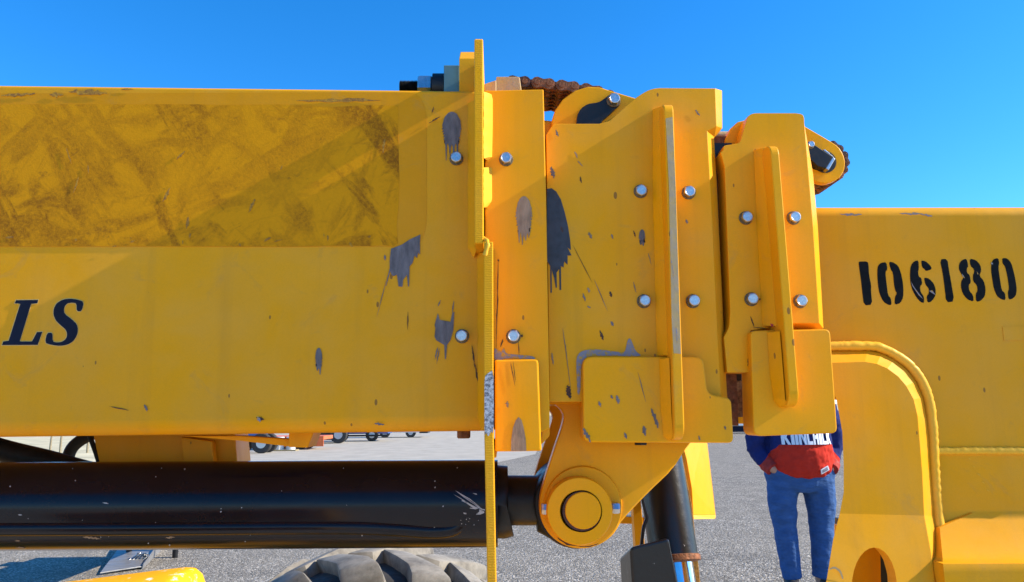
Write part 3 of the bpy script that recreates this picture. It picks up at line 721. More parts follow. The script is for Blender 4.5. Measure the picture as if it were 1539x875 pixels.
# right sheave bracket
Z7 = lambda pts: zt_(pts, 1180, 180, 6.73)
ck = chaikin(Z7([(100, 10), (190, 60), (440, 205), (540, 270), (590, 350), (610, 430), (600, 510), (560, 580), (500, 620), (420, 645), (340, 635), (270, 600), (225, 540), (100, 480)]))
plate('sheave_cheek', ck, 1.225, .014, MY, inner, .0015)
fq = [U(x, y, 1.225) for x, y in ck]
mk('sheave_cheek', [V(p.x, 1.345, p.z) for p in fq]+[V(p.x, 1.359, p.z) for p in fq], prism_faces(len(ck)), MY, inner, .001)
hc = U(*Z7([(400, 425)])[0], 1.224)
lathe('dark_hole_disc', V(hc.x, 0, hc.z), [(.0195, 1.232), (.0195, 1.2235), (.016, 1.2232), (.002, 1.2235)], MBLK2, inner, n=32)  # black disc painted in for the dark of the cheek's hole
plate('keeper_block', Z7([(205, 350), (285, 245), (485, 375), (415, 492), (330, 470)]), 1.208, .018, MBLK2, inner, .001)
plate('keeper_end', Z7([(485, 375), (508, 396), (440, 512), (413, 492)]), 1.2085, .016, MSTEEL, inner, .0008)
plate('keeper_end', Z7([(385, 305), (405, 300), (510, 395), (485, 376)]), 1.2085, .016, MSTEEL, inner, .0005)
bolt(1217.5, 218.5, 1.208, inner, .62)
cc = U(*Z7([(415, 430)])[0], 1.25)
pth = []
for k in range(26):
    a = R(118)-R(245)*k/25; pth.append(V(cc.x+.0315*math.cos(a), 0, cc.z+.0315*math.sin(a)))
ch2 = thing('leaf_chain', 'rusty leaf chain wrapped round the right-hand sheave beside the sky', 'chain', V(cc.x, 1.28, cc.z))
lathe('sheave', V(cc.x, 1.243, cc.z), [(.008, 0), (.024, 0), (.024, .10), (.008, .10)], MRUSTD, inner)
chain(ch2, pth+[V(pth[-1].x-.06, 0, pth[-1].z+.02)], .0135, .0135, [1.248, 1.260, 1.272, 1.284, 1.296, 1.308, 1.320, 1.332], .005, [MRUSTD, MRUST, MRUSTD])
# rusty inner slide seen in the gap
plate('slide_strip', [(1066, 205), (1092, 205), (1110, 640), (1086, 640)], 1.20, .05, MRUST, inner, 0)
plate('black_stop', [(1072, 215), (1100, 215), (1100, 240), (1072, 240)], 1.192, .02, MBLK2, inner, 0)
plate('lower_slide', [(1086, 556), (1135, 556), (1135, 626), (1088, 628)], 1.255, .03, plain('dusty_brown_steel', (.13, .07, .03), .8, 0, .6, 160, .5), inner, 0)
plate('lower_beam', [(1086, 627), (1135, 622), (1140, 637), (1086, 637)], 1.30, .05, MY, inner, .001)
plate('rubber_pad', [(1096, 562), (1114, 562), (1114, 572), (1096, 572)], 1.25, .01, MBLK2, inner, 0)
KR = -.068; YR = 1.247; XR0 = U(1380, 500, YR).x
def UR(px, py, off=0.0):
    d = ray(px, py); nrm = V(-KR, 1, 0); p0_ = V(XR0, YR-off, 0)
    return CAM+d*((p0_-CAM).dot(nrm)/d.dot(nrm))
def sheetR(name, poly, off, mat, t=.0003):
    f = [UR(x, y, off+t) for x, y in poly]; b = [p+V(0, t*.9, 0) for p in f]
    return mk(name, f+b, prism_faces(len(poly)), mat, inner)
# ---- main box body at the right with its stepped lower edge
def rsec(px, ytop, depth=.30, r=.02):
    a = U(px, ytop, YR); x = a.x; pts = []
    for k in range(7):
        t = math.pi/2+math.pi/2*k/6; pts.append(V(x, YR+r+r*math.cos(t), a.z-r+r*math.sin(t)))
    z1 = U(1450, 770, YR).z; pts.append(V(x, YR, z1+.004)); pts.append(V(x, YR-.002, z1))
    for k in range(1, 8):
        t = k/7; pts.append(V(x, YR-.005-.055*t, z1-.008-.058*math.sin(t*math.pi*.5)*1.0))
    zl = pts[-1].z; pts.append(V(x, YR-.064, zl-.012)); pts.append(V(x, YR-.065, zl-.2)); pts.append(V(x, YR+depth, zl-.2)); pts.append(V(x, YR+depth, a.z))
    return pts
zc = U(1240, 596, YR).z
def rs(px, mode):
    q = rsec(px, 305+.0171*(px-1180)); out = []
    for i, p in enumerate(q):
        y, z = p.y, p.z
        if mode < 2: y = max(y, YR) if y < YR+.1 else y
        if mode == 0: z = max(z, zc-.0002*i)
        if y > YR+.1: y = YR+.12 if mode == 0 else YR+.03
        out.append(V(p.x, y+KR*(p.x-XR0), z))
    return out
s1 = rs(1560, 2); sq = rs(1430, 2); dxr = s1[0].x-sq[0].x
raw = rsec(1413, 309); flr = [p.y < YR-.004 for p in raw]
s0 = [V(U(1413, 800, p.y).x if k else p.x, p.y, p.z) for p, k in zip(rs(1413, 2), flr)]
ext = [q+(q-p)*(.5/dxr) for p, q in zip(sq, s1)]
s00 = [V(q.x-.003 if k else p.x, p.y, p.z) for p, q, k in zip(rs(1409, 1), s0, flr)]
loft_sections('box_body', [rs(1180, 0), rs(1290, 0), rs(1330, 1), s00, s0, s1, ext], MYD, inner, 35)
weld('weld', [UR(1408, 678), UR(1470, 677.5), UR(1545, 678), UR(1640, 678)], .0062, MYW, inner, .003, .06)
sheetR('scuff', streak(1262, 322, 1296, 323, 4), .0002, MSCR); sheetR('scuff', streak(1352, 321, 1388, 322, 4), .0002, MSCR); sheetR('scuff', streak(1384, 322, 1402, 325, 3), .0005, MSCR)
sheetR('label_plate', [(1507, 491), (1560, 490), (1560, 512), (1509, 512)], .0002, MYD, .0007)
for k in range(5): sheetR('paint_run', streak(1455+k*7, 688+k*12, 1459+k*7, 691+k*12, 1.6), .0003, MYW)
Z4 = lambda pts: zt_(pts, 1280, 380, 5.942)
DG = [[(62, 85), (75, 78), (140, 78), (150, 100), (155, 200), (175, 290), (172, 340), (185, 465), (110, 470), (95, 350), (82, 230), (70, 150)],
 [(310, 85), (265, 88), (235, 115), (228, 170), (235, 290), (250, 370), (285, 440), (330, 466), (357, 466), (350, 405), (325, 380), (312, 280), (300, 170), (320, 150)],
 [(333, 80), (370, 85), (415, 115), (440, 180), (455, 250), (462, 320), (460, 400), (435, 450), (385, 466), (385, 400), (405, 360), (390, 340), (378, 280), (370, 180), (345, 140)],
 [(597, 68), (560, 75), (530, 110), (520, 180), (525, 270), (545, 340), (580, 400), (615, 440), (648, 450), (645, 390), (615, 350), (610, 300), (630, 280), (622, 225), (600, 215), (592, 170), (600, 145)],
 [(620, 68), (660, 75), (700, 110), (718, 145), (665, 165), (650, 145), (630, 130)],
 [(645, 220), (690, 230), (730, 270), (750, 320), (750, 380), (720, 430), (680, 448), (668, 390), (690, 365), (690, 320), (660, 285)],
 [(788, 58), (855, 55), (868, 150), (890, 270), (917, 435), (845, 443), (832, 320), (815, 190)],
 [(1027, 52), (985, 65), (960, 100), (958, 150), (985, 200), (1005, 215), (980, 250), (975, 300), (990, 360), (1030, 415), (1090, 438), (1085, 380), (1050, 340), (1045, 290), (1065, 265), (1055, 200), (1030, 180), (1028, 140), (1042, 120)],
 [(1055, 52), (1110, 65), (1150, 110), (1158, 160), (1140, 205), (1180, 250), (1197, 320), (1190, 390), (1150, 432), (1112, 438), (1108, 370), (1125, 340), (1120, 290), (1085, 255), (1083, 200), (1095, 180), (1093, 145), (1060, 115)],
 [(1310, 48), (1270, 55), (1248, 90), (1245, 150), (1255, 230), (1270, 320), (1300, 390), (1340, 418), (1375, 422), (1370, 360), (1340, 335), (1325, 240), (1310, 130), (1318, 90)],
 [(1345, 46), (1390, 50), (1425, 90), (1445, 160), (1465, 250), (1475, 330), (1465, 385), (1435, 412), (1403, 418), (1395, 350), (1408, 320), (1390, 200), (1370, 120), (1348, 95)]]
for d in DG: sheetR('stencil_digit', chaikin(Z4(d)), .0003, MINK)
for s in ([(528, 255), (545, 300), (600, 380), (635, 412), (625, 395), (560, 310)], [(690, 340), (720, 335), (750, 378), (720, 360)], [(985, 185), (1000, 205), (1012, 228), (992, 215)], [(1118, 165), (1132, 190), (1125, 195)], [(1243, 85), (1262, 90), (1262, 105), (1245, 102)]):
    sheetR('scratch', Z4(s), .0008, MSCR)
# ---- curved head plate with a bevelled flame-cut edge and weld
fr = [(1225, 546), (1300, 544), (1318, 547), (1334, 554), (1350, 566), (1362, 580), (1373, 600), (1379, 625), (1382, 660), (1386, 710), (1389, 775), (1399, 830), (1405, 880), (1412, 960), (1410, 1060), (1215, 1060), (1230, 930), (1243, 868), (1252, 812), (1262, 772), (1268, 740), (1268, 700), (1266, 650), (1257, 600), (1240, 560)]
bk = [(1225, 528), (1304, 527), (1325, 531), (1344, 540), (1362, 554), (1377, 573), (1388, 598), (1394, 630), (1398, 665), (1401, 712), (1405, 775), (1414, 830), (1420, 880), (1426, 960), (1424, 1060), (1215, 1060), (1230, 930), (1243, 868), (1252, 812), (1262, 772), (1268, 740), (1268, 700), (1266, 650), (1257, 600), (1240, 560)]
YG = 1.22
hole = [(1314+34*math.cos(2*math.pi*k/28), 884+61*math.sin(2*math.pi*k/28)) for k in range(28)]
def Yg(py): return YG if py <= 775 else YG-.022*(py-775)/105
def head_plate():
    bm = bmesh.new(); n = len(fr); TH = .027
    F = [bm.verts.new(U(x, y, Yg(y))) for x, y in fr]; B = [bm.verts.new(U(x, y, Yg(y)+TH)) for x, y in bk]
    HF = [bm.verts.new(U(x, y, Yg(y))) for x, y in hole]; HB = [bm.verts.new(v.co+V(0, TH, 0)) for v in HF]
    for i in range(n):
        j = (i+1) % n; bm.faces.new((F[i], F[j], B[j], B[i]))
    m = len(hole)
    for i in range(m):
        j = (i+1) % m; bm.faces.new((HF[j], HF[i], HB[i], HB[j]))
    r0, l0 = fr.index((1389, 775)), fr.index((1262, 772))
    for o_, h_ in ((F, HF), (B, HB)):
        upper = o_[:r0+1]+o_[l0:]; lower = o_[r0:l0+1]
        for loops in ([upper], [lower, h_]):
            ed = []
            for L in loops:
                for i in range(len(L)):
                    a_, b_ = L[i], L[(i+1) % len(L)]
                    ed.append(bm.edges.get((a_, b_)) or bm.edges.new((a_, b_)))
            bmesh.ops.triangle_fill(bm, use_beauty=True, use_dissolve=False, edges=ed)
    bmesh.ops.recalc_face_normals(bm, faces=bm.faces)
    me = bpy.data.meshes.new('head_plate'); org = Vector(inner.location)
    for v in bm.verts: v.co -= org
    bm.to_mesh(me); bm.free(); me.materials.append(MYD)
    o = bpy.data.objects.new('head_plate', me); C.objects.link(o); o.parent = inner; return o
head_plate()
wp = [(1225, 521), (1306, 520), (1329, 525), (1350, 536), (1368, 550), (1384, 571), (1395, 598), (1400, 630), (1403, 665), (1405, 712), (1410, 775), (1418, 830), (1424, 880), (1430, 960)]
weld('weld', smoothpath([U(x, y, Yg(y)+.025) for x, y in wp], 4), .0078, MYW, inner, .0030, .06)
# what the head plate's hole looks onto
plate('inner_gusset', [(1262, 790), (1322, 790), (1326, 960), (1262, 960)], 1.30, .02, MY, inner, 0)
plate('black_backing', [(1262, 780), (1400, 780), (1400, 1000), (1262, 1000)], 1.42, .02, MBLK2, inner, 0)  # black panel closing the view through the hole
sheet('etched_mark', chaikin([(1246, 855), (1254, 851), (1264, 857), (1268, 870), (1266, 871), (1262, 860), (1254, 854), (1247, 857)]), Yg(871)-.0012, MWORNY, inner)

# ================================================================== LIFT CYLINDER
YCY = 1.37
def cyl_r(px, yt, yb, Y): return (U(px, yt, Y).z-U(px, yb, Y).z)/2
a = U(0, 760.5, YCY); b = U(748, 756, YCY)
rb = cyl_r(400, 692.5, 826, YCY)*.985
dirx = (b-a).normalized()
cyl = thing('hydraulic_cylinder', 'long glossy black hydraulic cylinder lying beneath the big boom section', 'cylinder', V(b.x-.4, YCY, b.z-rb))
far_a = a-dirx*1.3
tube('barrel', [far_a, far_a.lerp(b, .5), b], rb, MBLACK, cyl, n=96)
e1 = U(763, 752, YCY)
r2 = cyl_r(755, 697, 806, YCY)
tube('gland', [b-dirx*.004, b-dirx*.002, e1-dirx*.003, e1], [r2*.96, r2, r2, r2*.95], MBLK2, cyl, n=64)
e2 = U(806, 752, YCY); e3 = U(838, 756, YCY)
r3 = cyl_r(785, 715, 790, YCY)
tube('rod_eye_neck', [e1, e2, U(812, 753, YCY), e3], [r3, r3, r3*1.22, r3*1.5], MBLK2, cyl, n=48)
ctr = U(875, 767, YL)
lathe('rod_eye', V(ctr.x, 1.29, ctr.z), [(.03, 0), (.068, 0), (.07, .003), (.07, .157), (.068, .16), (.03, .16)], MBLK2, cyl)
# hydraulic tube welded along the lower front of the barrel, its end bending back in
pt = []
for x, y, off in ((-1300, 794, .985), (0, 794, .985), (300, 793, .985), (520, 792, .985), (600, 795, .98), (650, 799, .965), (680, 797, .93), (697, 788, .86)):
    c = far_a.lerp(b, (U(x, 756, YCY).x-far_a.x)/(b.x-far_a.x)); z = U(x, y, YCY-rb*.9).z; dz = max(-rb*.97, min(rb*.97, z-c.z))
    pt.append(V(c.x, c.y-math.sqrt(rb*rb-dz*dz)*off+.004, c.z+dz))
tube('side_tube', smoothpath(pt, 8), .0125, MBLACK, cyl, n=20)
def on_barrel(px, py, lift=.0006):
    """point of the barrel's near surface seen at a picture position"""
    d = ray(px, py); d = d.normalized(); lo = CAM
    o = lo-far_a; dd = d-dirx*d.dot(dirx); oo = o-dirx*o.dot(dirx)
    A, B, Cc = dd.dot(dd), 2*dd.dot(oo), oo.dot(oo)-(rb+lift)**2
    disc = B*B-4*A*Cc
    return lo+d*((-B-math.sqrt(max(0, disc)))/(2*A))
MSCRW = speckled('scratched_to_primer', (.45, .43, .42), (.10, .10, .11), 200, .62, .6)
Z2 = lambda pts: zt_(pts, 560, 680, 5.832)
scr = [[(725, 335), (780, 365), (850, 405), (900, 445), (960, 495), (985, 500), (985, 510), (940, 498), (890, 455), (800, 395)],
       [(700, 362), (770, 400), (850, 450), (930, 490), (900, 500), (850, 490), (855, 485), (880, 488), (820, 445), (780, 425), (785, 415)],
       [(910, 540), (935, 520), (935, 500), (975, 515), (980, 530), (945, 545), (905, 545)], [(795, 528), (820, 530), (822, 542), (800, 540)], [(878, 357), (912, 362), (915, 372), (890, 366)]]
rg = random.Random(2)
for k in range(10):
    x, y = rg.uniform(770, 890), rg.uniform(555, 640); r_ = rg.uniform(2, 5); scr.append([(x-r_, y-r_*.6), (x+r_, y-r_), (x+r_*.7, y+r_*.7), (x-r_*.5, y+r_)])
SP = [Z2(s) for s in scr]
for k in range(34):
    x, y = rg.uniform(0, 720), rg.uniform(700, 822); r_ = rg.uniform(.4, 1.2); SP.append([(x-r_, y-r_*.6), (x+r_, y-r_), (x+r_*.7, y+r_*.7), (x-r_*.5, y+r_)])
SP += [streak(154, 755.5, 163, 757, 2), streak(27, 774, 33, 774, 2)]
for s in SP:
    vs = [on_barrel(*p) for p in s]; cen = sum(vs, Vector())/len(vs)
    mk('scratch', vs, [list(range(len(vs)))], MSCRW, cyl, fix=False)
for s in ((125, 807, 152, 810, 4), (22, 813, 30, 813, 3), (24, 823, 40, 824, 3), (248, 809, 262, 807, 3)):
    vs = [on_barrel(*p) for p in streak(*s)]; mk('rust_scrape', vs, [list(range(len(vs)))], MTAN, cyl, fix=False)

# ================================================================== HOSES left beneath the boom
h1 = tube('hydraulic_hose', smoothpath([U(-260, 610, 1.5), U(-120, 640, 1.5), U(0, 676, 1.5), U(70, 693, 1.5), U(150, 714, 1.5), U(300, 740, 1.5)]), .021, MRUB)
settle(h1, None, 'thick straight black hydraulic hose sloping down behind the black cylinder', 'hose')
h2 = tube('hydraulic_hose', smoothpath([U(104, 716, 1.56), U(101, 696, 1.56), U(108, 674, 1.56), U(126, 659, 1.56), U(150, 650, 1.56), U(175, 652, 1.56)]), .0115, MRUB)
settle(h2, None, 'thin black hose bent in an arch beneath the boom', 'hose')
h3 = tube('hydraulic_hose', [U(133, 650, 1.5), U(144, 680, 1.5), U(152, 705, 1.5)], .0045, MRUB)
settle(h3, None, 'very thin black hose running straight down beside the under-boom bracket', 'hose')

# ================================================================== TILT CYLINDER, GUARD and LINK
YT = 1.62
ta, tb, tc = U(986, 660, YT), U(1013, 838, YT-.06), U(1040, 1010, YT-.12)
tl = thing('tilt_cylinder', 'worn glossy black tilt cylinder hanging behind the pin lug', 'cylinder', V(tc.x, tc.y, tc.z))
tube('barrel', [ta, ta.lerp(tb, .5), tb], .047, MBLKW, tl, n=64)
dv = (tb-ta).normalized()
tube('end_ring', [tb-dv*.004, tb-dv*.002, tb+dv*.008, tb+dv*.010], [.044, .051, .051, .044], MRUST, tl, n=48)
tube('rod', [tb+dv*.002, tc], .0345, MCHROME, tl, n=48)
tube('feed_pipe', smoothpath([U(962, 735, 1.52), U(968, 760, 1.52), U(972, 778, 1.52), U(967, 795, 1.52), U(963, 830, 1.52)]), .0035, MBLACK, tl, n=10)
plate('back_strip', [(1019, 690), (1026, 690), (1040, 760), (1052, 870), (1060, 960), (1050, 960), (1038, 800)], 1.66, .03, plain('peeling_yellow_paint', (.36, .19, .03), .7, 0, .6, 120, .5), tl, .001)
plate('left_strip', [(950, 740), (962, 740), (970, 830), (976, 960), (964, 960)], 1.64, .03, MY, tl, .001)
gd = thing('guard_box', 'black steel guard box with scuffed corners in front of the tilt cylinder', 'guard', U(975, 990, 1.44))
fa = [(947, 822), (1006, 808), (1020, 880), (1032, 985), (958, 985)]
fb = [(931, 838), (985, 818), (1003, 880), (1010, 985), (940, 985)]
F_ = [U(x, y, 1.40) for x, y in fa]; B_ = [U(x, y, 1.50) for x, y in fb]
mk('guard_shell', F_+B_, prism_faces(5), MBLKW, gd, .006, seg=3)
link = thing('yellow_link', 'bright sunlit yellow link plate seen past the tilt cylinder', 'link plate', U(1055, 780, 1.7))
lk = [(1018, 640, 1.68), (1060, 640, 1.80), (1066, 690, 1.80), (1072, 740, 1.80), (1075.5, 774, 1.80), (1042, 774, 1.68), (1040, 735, 1.68), (1032, 690, 1.68)]
ff = [U(x, y, Y) for x, y, Y in lk]
mk('plate', ff+[p+V(-.012, .03, 0) for p in ff], prism_faces(len(ff)), MY, link, .0012)
e_ = [U(1042, 774, 1.679), U(1076, 774, 1.798), U(1075, 780, 1.79), U(1043, 780.5, 1.67)]
mk('bottom_bar', e_+[p+V(-.012, .03, -.002) for p in e_], prism_faces(4), MYW, link, .0008)
plate('lower_rail', [(930, 776), (1000, 779), (1000, 789), (930, 787)], 1.72, .03, MY, link, .001)

# ================================================================== CHASSIS below the frame, WHEEL, FENDER
chs = thing('telehandler_chassis', 'yellow telehandler chassis and boom tower below the boom', 'chassis', V(-1.4, 1.9, .42))
box('main_frame', (-3.2, 1.42, .42), (.2, 1.9, .84), MY, chs, .01)
box('boom_tower', (-2.75, 1.02, .8), (-2.35, 1.12, 2.1), MY, chs, .01); box('boom_tower', (-2.75, 1.62, .8), (-2.35, 1.72, 2.1), MY, chs, .01)
box('tower_foot', (-2.8, 1.0, .62), (-2.3, 1.75, .86), MY, chs, .01)
tube('pivot_pin', [V(-2.55, .98, 1.75), V(-2.55, 1.76, 1.75)], .05, MSTEEL, chs)
tube('cylinder_pin', [V(far_a.x+.05, 1.25, far_a.z), V(far_a.x+.05, 1.5, far_a.z)], .03, MSTEEL, chs)
box('cylinder_bracket', (far_a.x-.06, 1.45, .8), (far_a.x+.14, 1.5, far_a.z+.06), MY, chs, .005)
tube('axle', [V(-.36, 1.5, .52), V(-.36, 2.4, .52)], .07, MBLK2, chs)
MDUST = speckled('dust_caked_tyre', (.27, .25, .215), (.085, .078, .068), 13, .55, .95, 0, .16)
MTYRE = plain('tyre_rubber', (.03, .028, .026), .8, 0, .3, 20, .3)
wt = U(570, 826, 2.22); WR = wt.z/2+.004
wy = 2.22; wc = V(U(556, 860, 2.1).x, wy, WR-.01)
wh = thing('front_wheel', 'dust caked off-road tyre with open tread blocks on the gravel yard', 'wheel', V(wc.x, wc.y, 0))
prof = [(WR*.52, -.16), (WR*.60, -.19), (WR*.75, -.215), (WR*.88, -.205), (WR*.925, -.17), (WR*.935, -.09), (WR*.94, 0), (WR*.935, .09), (WR*.925, .17), (WR*.88, .205), (WR*.75, .215), (WR*.60, .19), (WR*.52, .16)]
lathe('tyre', wc, prof, MTYRE, wh, n=72, smooth=60)
def lug_mesh():
    # one tread block: from the middle of the tread out over the shoulder and down the side
    secs = []
    for (y, r0, r1, sh, wd) in ((.015, .90, 1.0, -.02, .036), (-.06, .90, 1.0, .03, .039), (-.13, .90, .995, .075, .043), (-.19, .88, .975, .10, .050), (-.222, .82, .925, .11, .054), (-.232, .74, .84, .112, .050), (-.226, .66, .74, .112, .05)):
        yi = y+.02
        secs.append([(sh-wd, y, WR*r1-(0 if y > -.2 else .0)), (sh+wd, y, WR*r1), (sh+wd*1.12, yi, WR*r0), (sh-wd*1.12, yi, WR*r0)])
    vs = [p for s in secs for p in s]; fs = []
    for i in range(len(secs)-1):
        for k in range(4): fs.append((4*i+k, 4*i+(k+1) % 4, 4*i+4+(k+1) % 4, 4*i+4+k))
    fs += [(0, 1, 2, 3), tuple(len(vs)-4+k for k in range(4))]
    me = bpy.data.meshes.new('tread_block'); me.from_pydata(vs, [], fs); me.materials.append(MDUST)
    bm = bmesh.new(); bm.from_mesh(me); bmesh.ops.recalc_face_normals(bm, faces=bm.faces)
    bmesh.ops.bevel(bm, geom=bm.edges[:], offset=.008, segments=2, affect='EDGES', profile=.6)
    bm.to_mesh(me); bm.free(); me.shade_smooth(); me.set_sharp_from_angle(angle=R(32)); return me
LM = lug_mesh()
NL = 19
for s in (1, -1):
    for k in range(NL):
        o = bpy.data.objects.new('tread_block', LM); C.objects.link(o); o.parent = wh
        o.location = wc-V(wc.x, wc.y, 0); o.rotation_euler = (0, 2*math.pi*(k+(.5 if s < 0 else 0))/NL+.12, 0)
        if s < 0: o.scale = (1, -1, 1)
lathe('rim', wc, [(.08, -.13), (WR*.46, -.14), (WR*.53, -.17), (WR*.54, .17), (WR*.4, .1), (.08, .1)], MY, wh, n=48)
# fender lower left
fd0 = G(230, 900, .9)
YF = .84
fd = thing('fender', 'sun bleached yellow fender with chalky speckled top below the cylinder', 'fender', U(150, 960, YF+.1))
MCHALK = speckled('chalky_yellow', (.80, .78, .70), (.86, .42, .004), 75, .37, .6, 0, .05)
def fender():
    vs, fs = [], []
    st = [(-420, 938), (40, 880), (170, 864), (240, 855), (285, 850), (298, 851), (306, 858), (311, 874)]
    for (x, y) in st:
        a = U(x, y, YF+.13)
        for (dy, dz) in ((.03, -.25), (.03, -.02), (.042, -.008), (.07, 0), (.12, 0), (.13, -.004), (.135, -.25)):
            vs.append(V(a.x, YF+dy, a.z+dz))
    n = 7
    for i in range(len(st)-1):
        for k in range(n): fs.append((i*n+k, i*n+(k+1) % n, (i+1)*n+(k+1) % n, (i+1)*n+k))
    fs += [tuple(range(n)), tuple(range(len(vs)-n, len(vs)))]
    return mk('shell', vs, fs, MCHALK, fd, .004, smooth=40, seg=3)
fender()

# ================================================================== PERSON
YP = G(1205, 887).y; KP = YP/6.45*.99
def P(px, py, dy=0): 
    p = U(px, py, YP); return V(p.x, YP+dy, p.z)
S = 1/ (F_PX/ (YP/ math.cos(PITCH))) * 1.0
ft = P(1200, 884).z
def pz(py): return U(1205, py, YP).z
FX = P(1205, 760).x
person = thing('person', 'person in blue and red hoodie and blue jeans, hands in pockets', 'person', V(FX, YP, 0))
def PX(px): return U(px, 760, YP).x-FX
def L3(px, py, dy=0): return V(FX+PX(px), YP+dy, pz(py))
def ellring(c, rx, ry, n=20, tilt=0):
    rx *= KP; ry *= KP
    return [V(c.x+rx*math.cos(2*math.pi*k/n), c.y+ry*math.sin(2*math.pi*k/n), c.z+tilt*math.sin(2*math.pi*k/n)) for k in range(n)]
def rings_geo(rings, base):
    n = len(rings[0]); vs = [p for r in rings for p in r]; fs = []
    for i in range(len(rings)-1):
        for k in range(n): fs.append((base+i*n+k, base+i*n+(k+1) % n, base+(i+1)*n+(k+1) % n, base+(i+1)*n+k))
    fs += [[base+k for k in range(n)], [base+len(vs)-n+k for k in range(n)]]
    return vs, fs
class Geo:
    def __init__(s): s.v, s.f = [], []
    def rings(s, rr): v, f = rings_geo(rr, len(s.v)); s.v += v; s.f += f
    def tube(s, path, rad, n=16, ell=(1, 1)):
        v, f = tube_geo(path, [r*KP for r in rad], n, True, ell); b = len(s.v); s.v += v; s.f += [[i+b for i in q] for q in f]
    def ball(s, c, r, n=14):
        rr = []
        for k in range(1, n):
            t = -math.pi/2+math.pi*k/n; rr.append(ellring(V(c.x, c.y, c.z+r[2]*math.sin(t)), r[0]*math.cos(t), r[1]*math.cos(t), 18))
        s.rings(rr)
    def build(s, name, mat, parent, voxel=.012, sm=6, disp=0, dscale=.1):
        o = mk(name, s.v, s.f, mat, parent, fix=True)
        r = o.modifiers.new('remesh', 'REMESH'); r.mode = 'VOXEL'; r.voxel_size = voxel; r.use_smooth_shade = True
        m = o.modifiers.new('smooth', 'SMOOTH'); m.iterations = sm; m.factor = .5
        if disp:
            t = bpy.data.textures.new(name+'_folds', 'CLOUDS'); t.noise_scale = dscale; t.noise_depth = 2
            d = o.modifiers.new('folds', 'DISPLACE'); d.texture = t; d.strength = disp; d.mid_level = .5; d.texture_coords = 'LOCAL'
        return o
MSKIN = plain('skin', (.50, .27, .18), .5, 0, .1, 60, .1)
MJEAN = plain('denim', (.042, .098, .24), .85, 0, .2, 9, .5, bscale=16, bdist=.025, spec=.12, stretch=(1, 1, 2.4))
MHAIR = plain('dark_hair', (.03, .02, .012), .6, 0, .4, 60, .5)
MSHOE = plain('dark_shoe', (.02, .02, .022), .6, 0, .3, 30, .2)
MSOLE = plain('pale_sole', (.55, .52, .46), .7, 0, .1, 30, .1)
hips = [(1181, 1229)]
body = Geo(); jean = Geo(); hood = Geo()
# legs: (px, py, radius)
legL = [(1180, 722, .135), (1176, 755, .118), (1178, 790, .095), (1180, 815, .092), (1182, 840, .084), (1184, 862, .078), (1185, 869, .080)]
legR = [(1230, 722, .138), (1234, 755, .120), (1233, 790, .096), (1232, 815, .092), (1231, 840, .084), (1230, 862, .078), (1229, 869, .080)]
for leg, sx in ((legL, -1), (legR, 1)):
    pth = [L3(x, y, .01*i*.3) for i, (x, y, r) in enumerate(leg)]
    jean.tube(pth, [r for _, _, r in leg], 18, (1, 1.12))
    body.tube(pth+[L3(leg[-1][0], 880, .02)], [r*.7 for _, _, r in leg]+[.045], 14)
jean.rings([ellring(L3(1205, y), rx, ry, 24) for y, rx, ry in ((738, .20, .15), (728, .265, .18), (712, .295, .20), (697, .285, .20), (685, .26, .19))])
body.rings([ellring(L3(1205, y), rx, ry, 20) for y, rx, ry in ((735, .16, .12), (715, .24, .16), (690, .23, .17), (660, .21, .16), (630, .22, .15), (608, .20, .12), (598, .10, .08), (586, .062, .065), (575, .062, .065))])
# torso of the hoodie
TR = [(716, .14, .17), (713, .22, .205), (704, .262, .23), (690, .272, .245), (672, .268, .25), (655, .262, .235), (638, .262, .21), (622, .262, .185), (611, .235, .155), (603, .165, .12), (596, .10, .09)]
hood.rings([ellring(L3(1205, y, -.02), rx, ry, 28) for y, rx, ry in TR])
armL = [(1160, 612, .0, .088), (1149, 632, .0, .092), (1144, 655, .02, .088), (1143, 674, .03, .080), (1149, 690, -.03, .068), (1157, 702, -.10, .056)]
armR = [(1250, 612, .0, .088), (1258, 632, .0, .092), (1260, 655, .02, .090), (1259, 676, .03, .082), (1253, 692, -.03, .070), (1245, 703, -.10, .058)]
for arm in (armL, armR):
    hood.tube([L3(x, y, d) for x, y, d, r in arm], [r for *_, r in arm], 16)
    body.tube([L3(x, y, d) for x, y, d, r in arm]+[L3(arm[-1][0]+(12 if arm is armL else -12), 709, -.08), L3(arm[-1][0]+(28 if arm is armL else -28), 716, -.04)], [r*.62 for *_, r in arm]+[.036, .03], 14)
hood.tube([L3(1180, 604, .04), L3(1192, 600, .10), L3(1205, 598, .12), L3(1218, 600, .10), L3(1230, 604, .04)], [.05, .06, .065, .06, .05], 12)
# head
hc = L3(1205, 556, -.02)
body.ball(hc, (.078, .098, .125)); body.ball(hc+V(0, -.025, -.06), (.062, .07, .065))
body.ball(hc+V(0, -.102, -.018), (.013, .018, .022)); body.ball(hc+V(-.08, .01, -.01), (.012, .02, .03)); body.ball(hc+V(.08, .01, -.01), (.012, .02, .03))
body.build('body', MSKIN, person, .011, 4)
hr = Geo(); hr.ball(hc+V(0, .016, .03), (.086, .1, .105)); hr.build('hair', MHAIR, person, .012, 3, .01, .03)
for sx in (-1, 1):
    e = Geo(); e.ball(hc+V(sx*.03, -.088, .008), (.013, .008, .008), 8); mk('eye', e.v, e.f, MSHOE, person, smooth=60)
mo = Geo(); mo.ball(hc+V(0, -.093, -.065), (.025, .008, .006), 8); mk('mouth', mo.v, mo.f, plain('lips', (.35, .12, .1), .5), person, smooth=60)
jean.build('jeans', MJEAN, person, .010, 4, .018, .09)
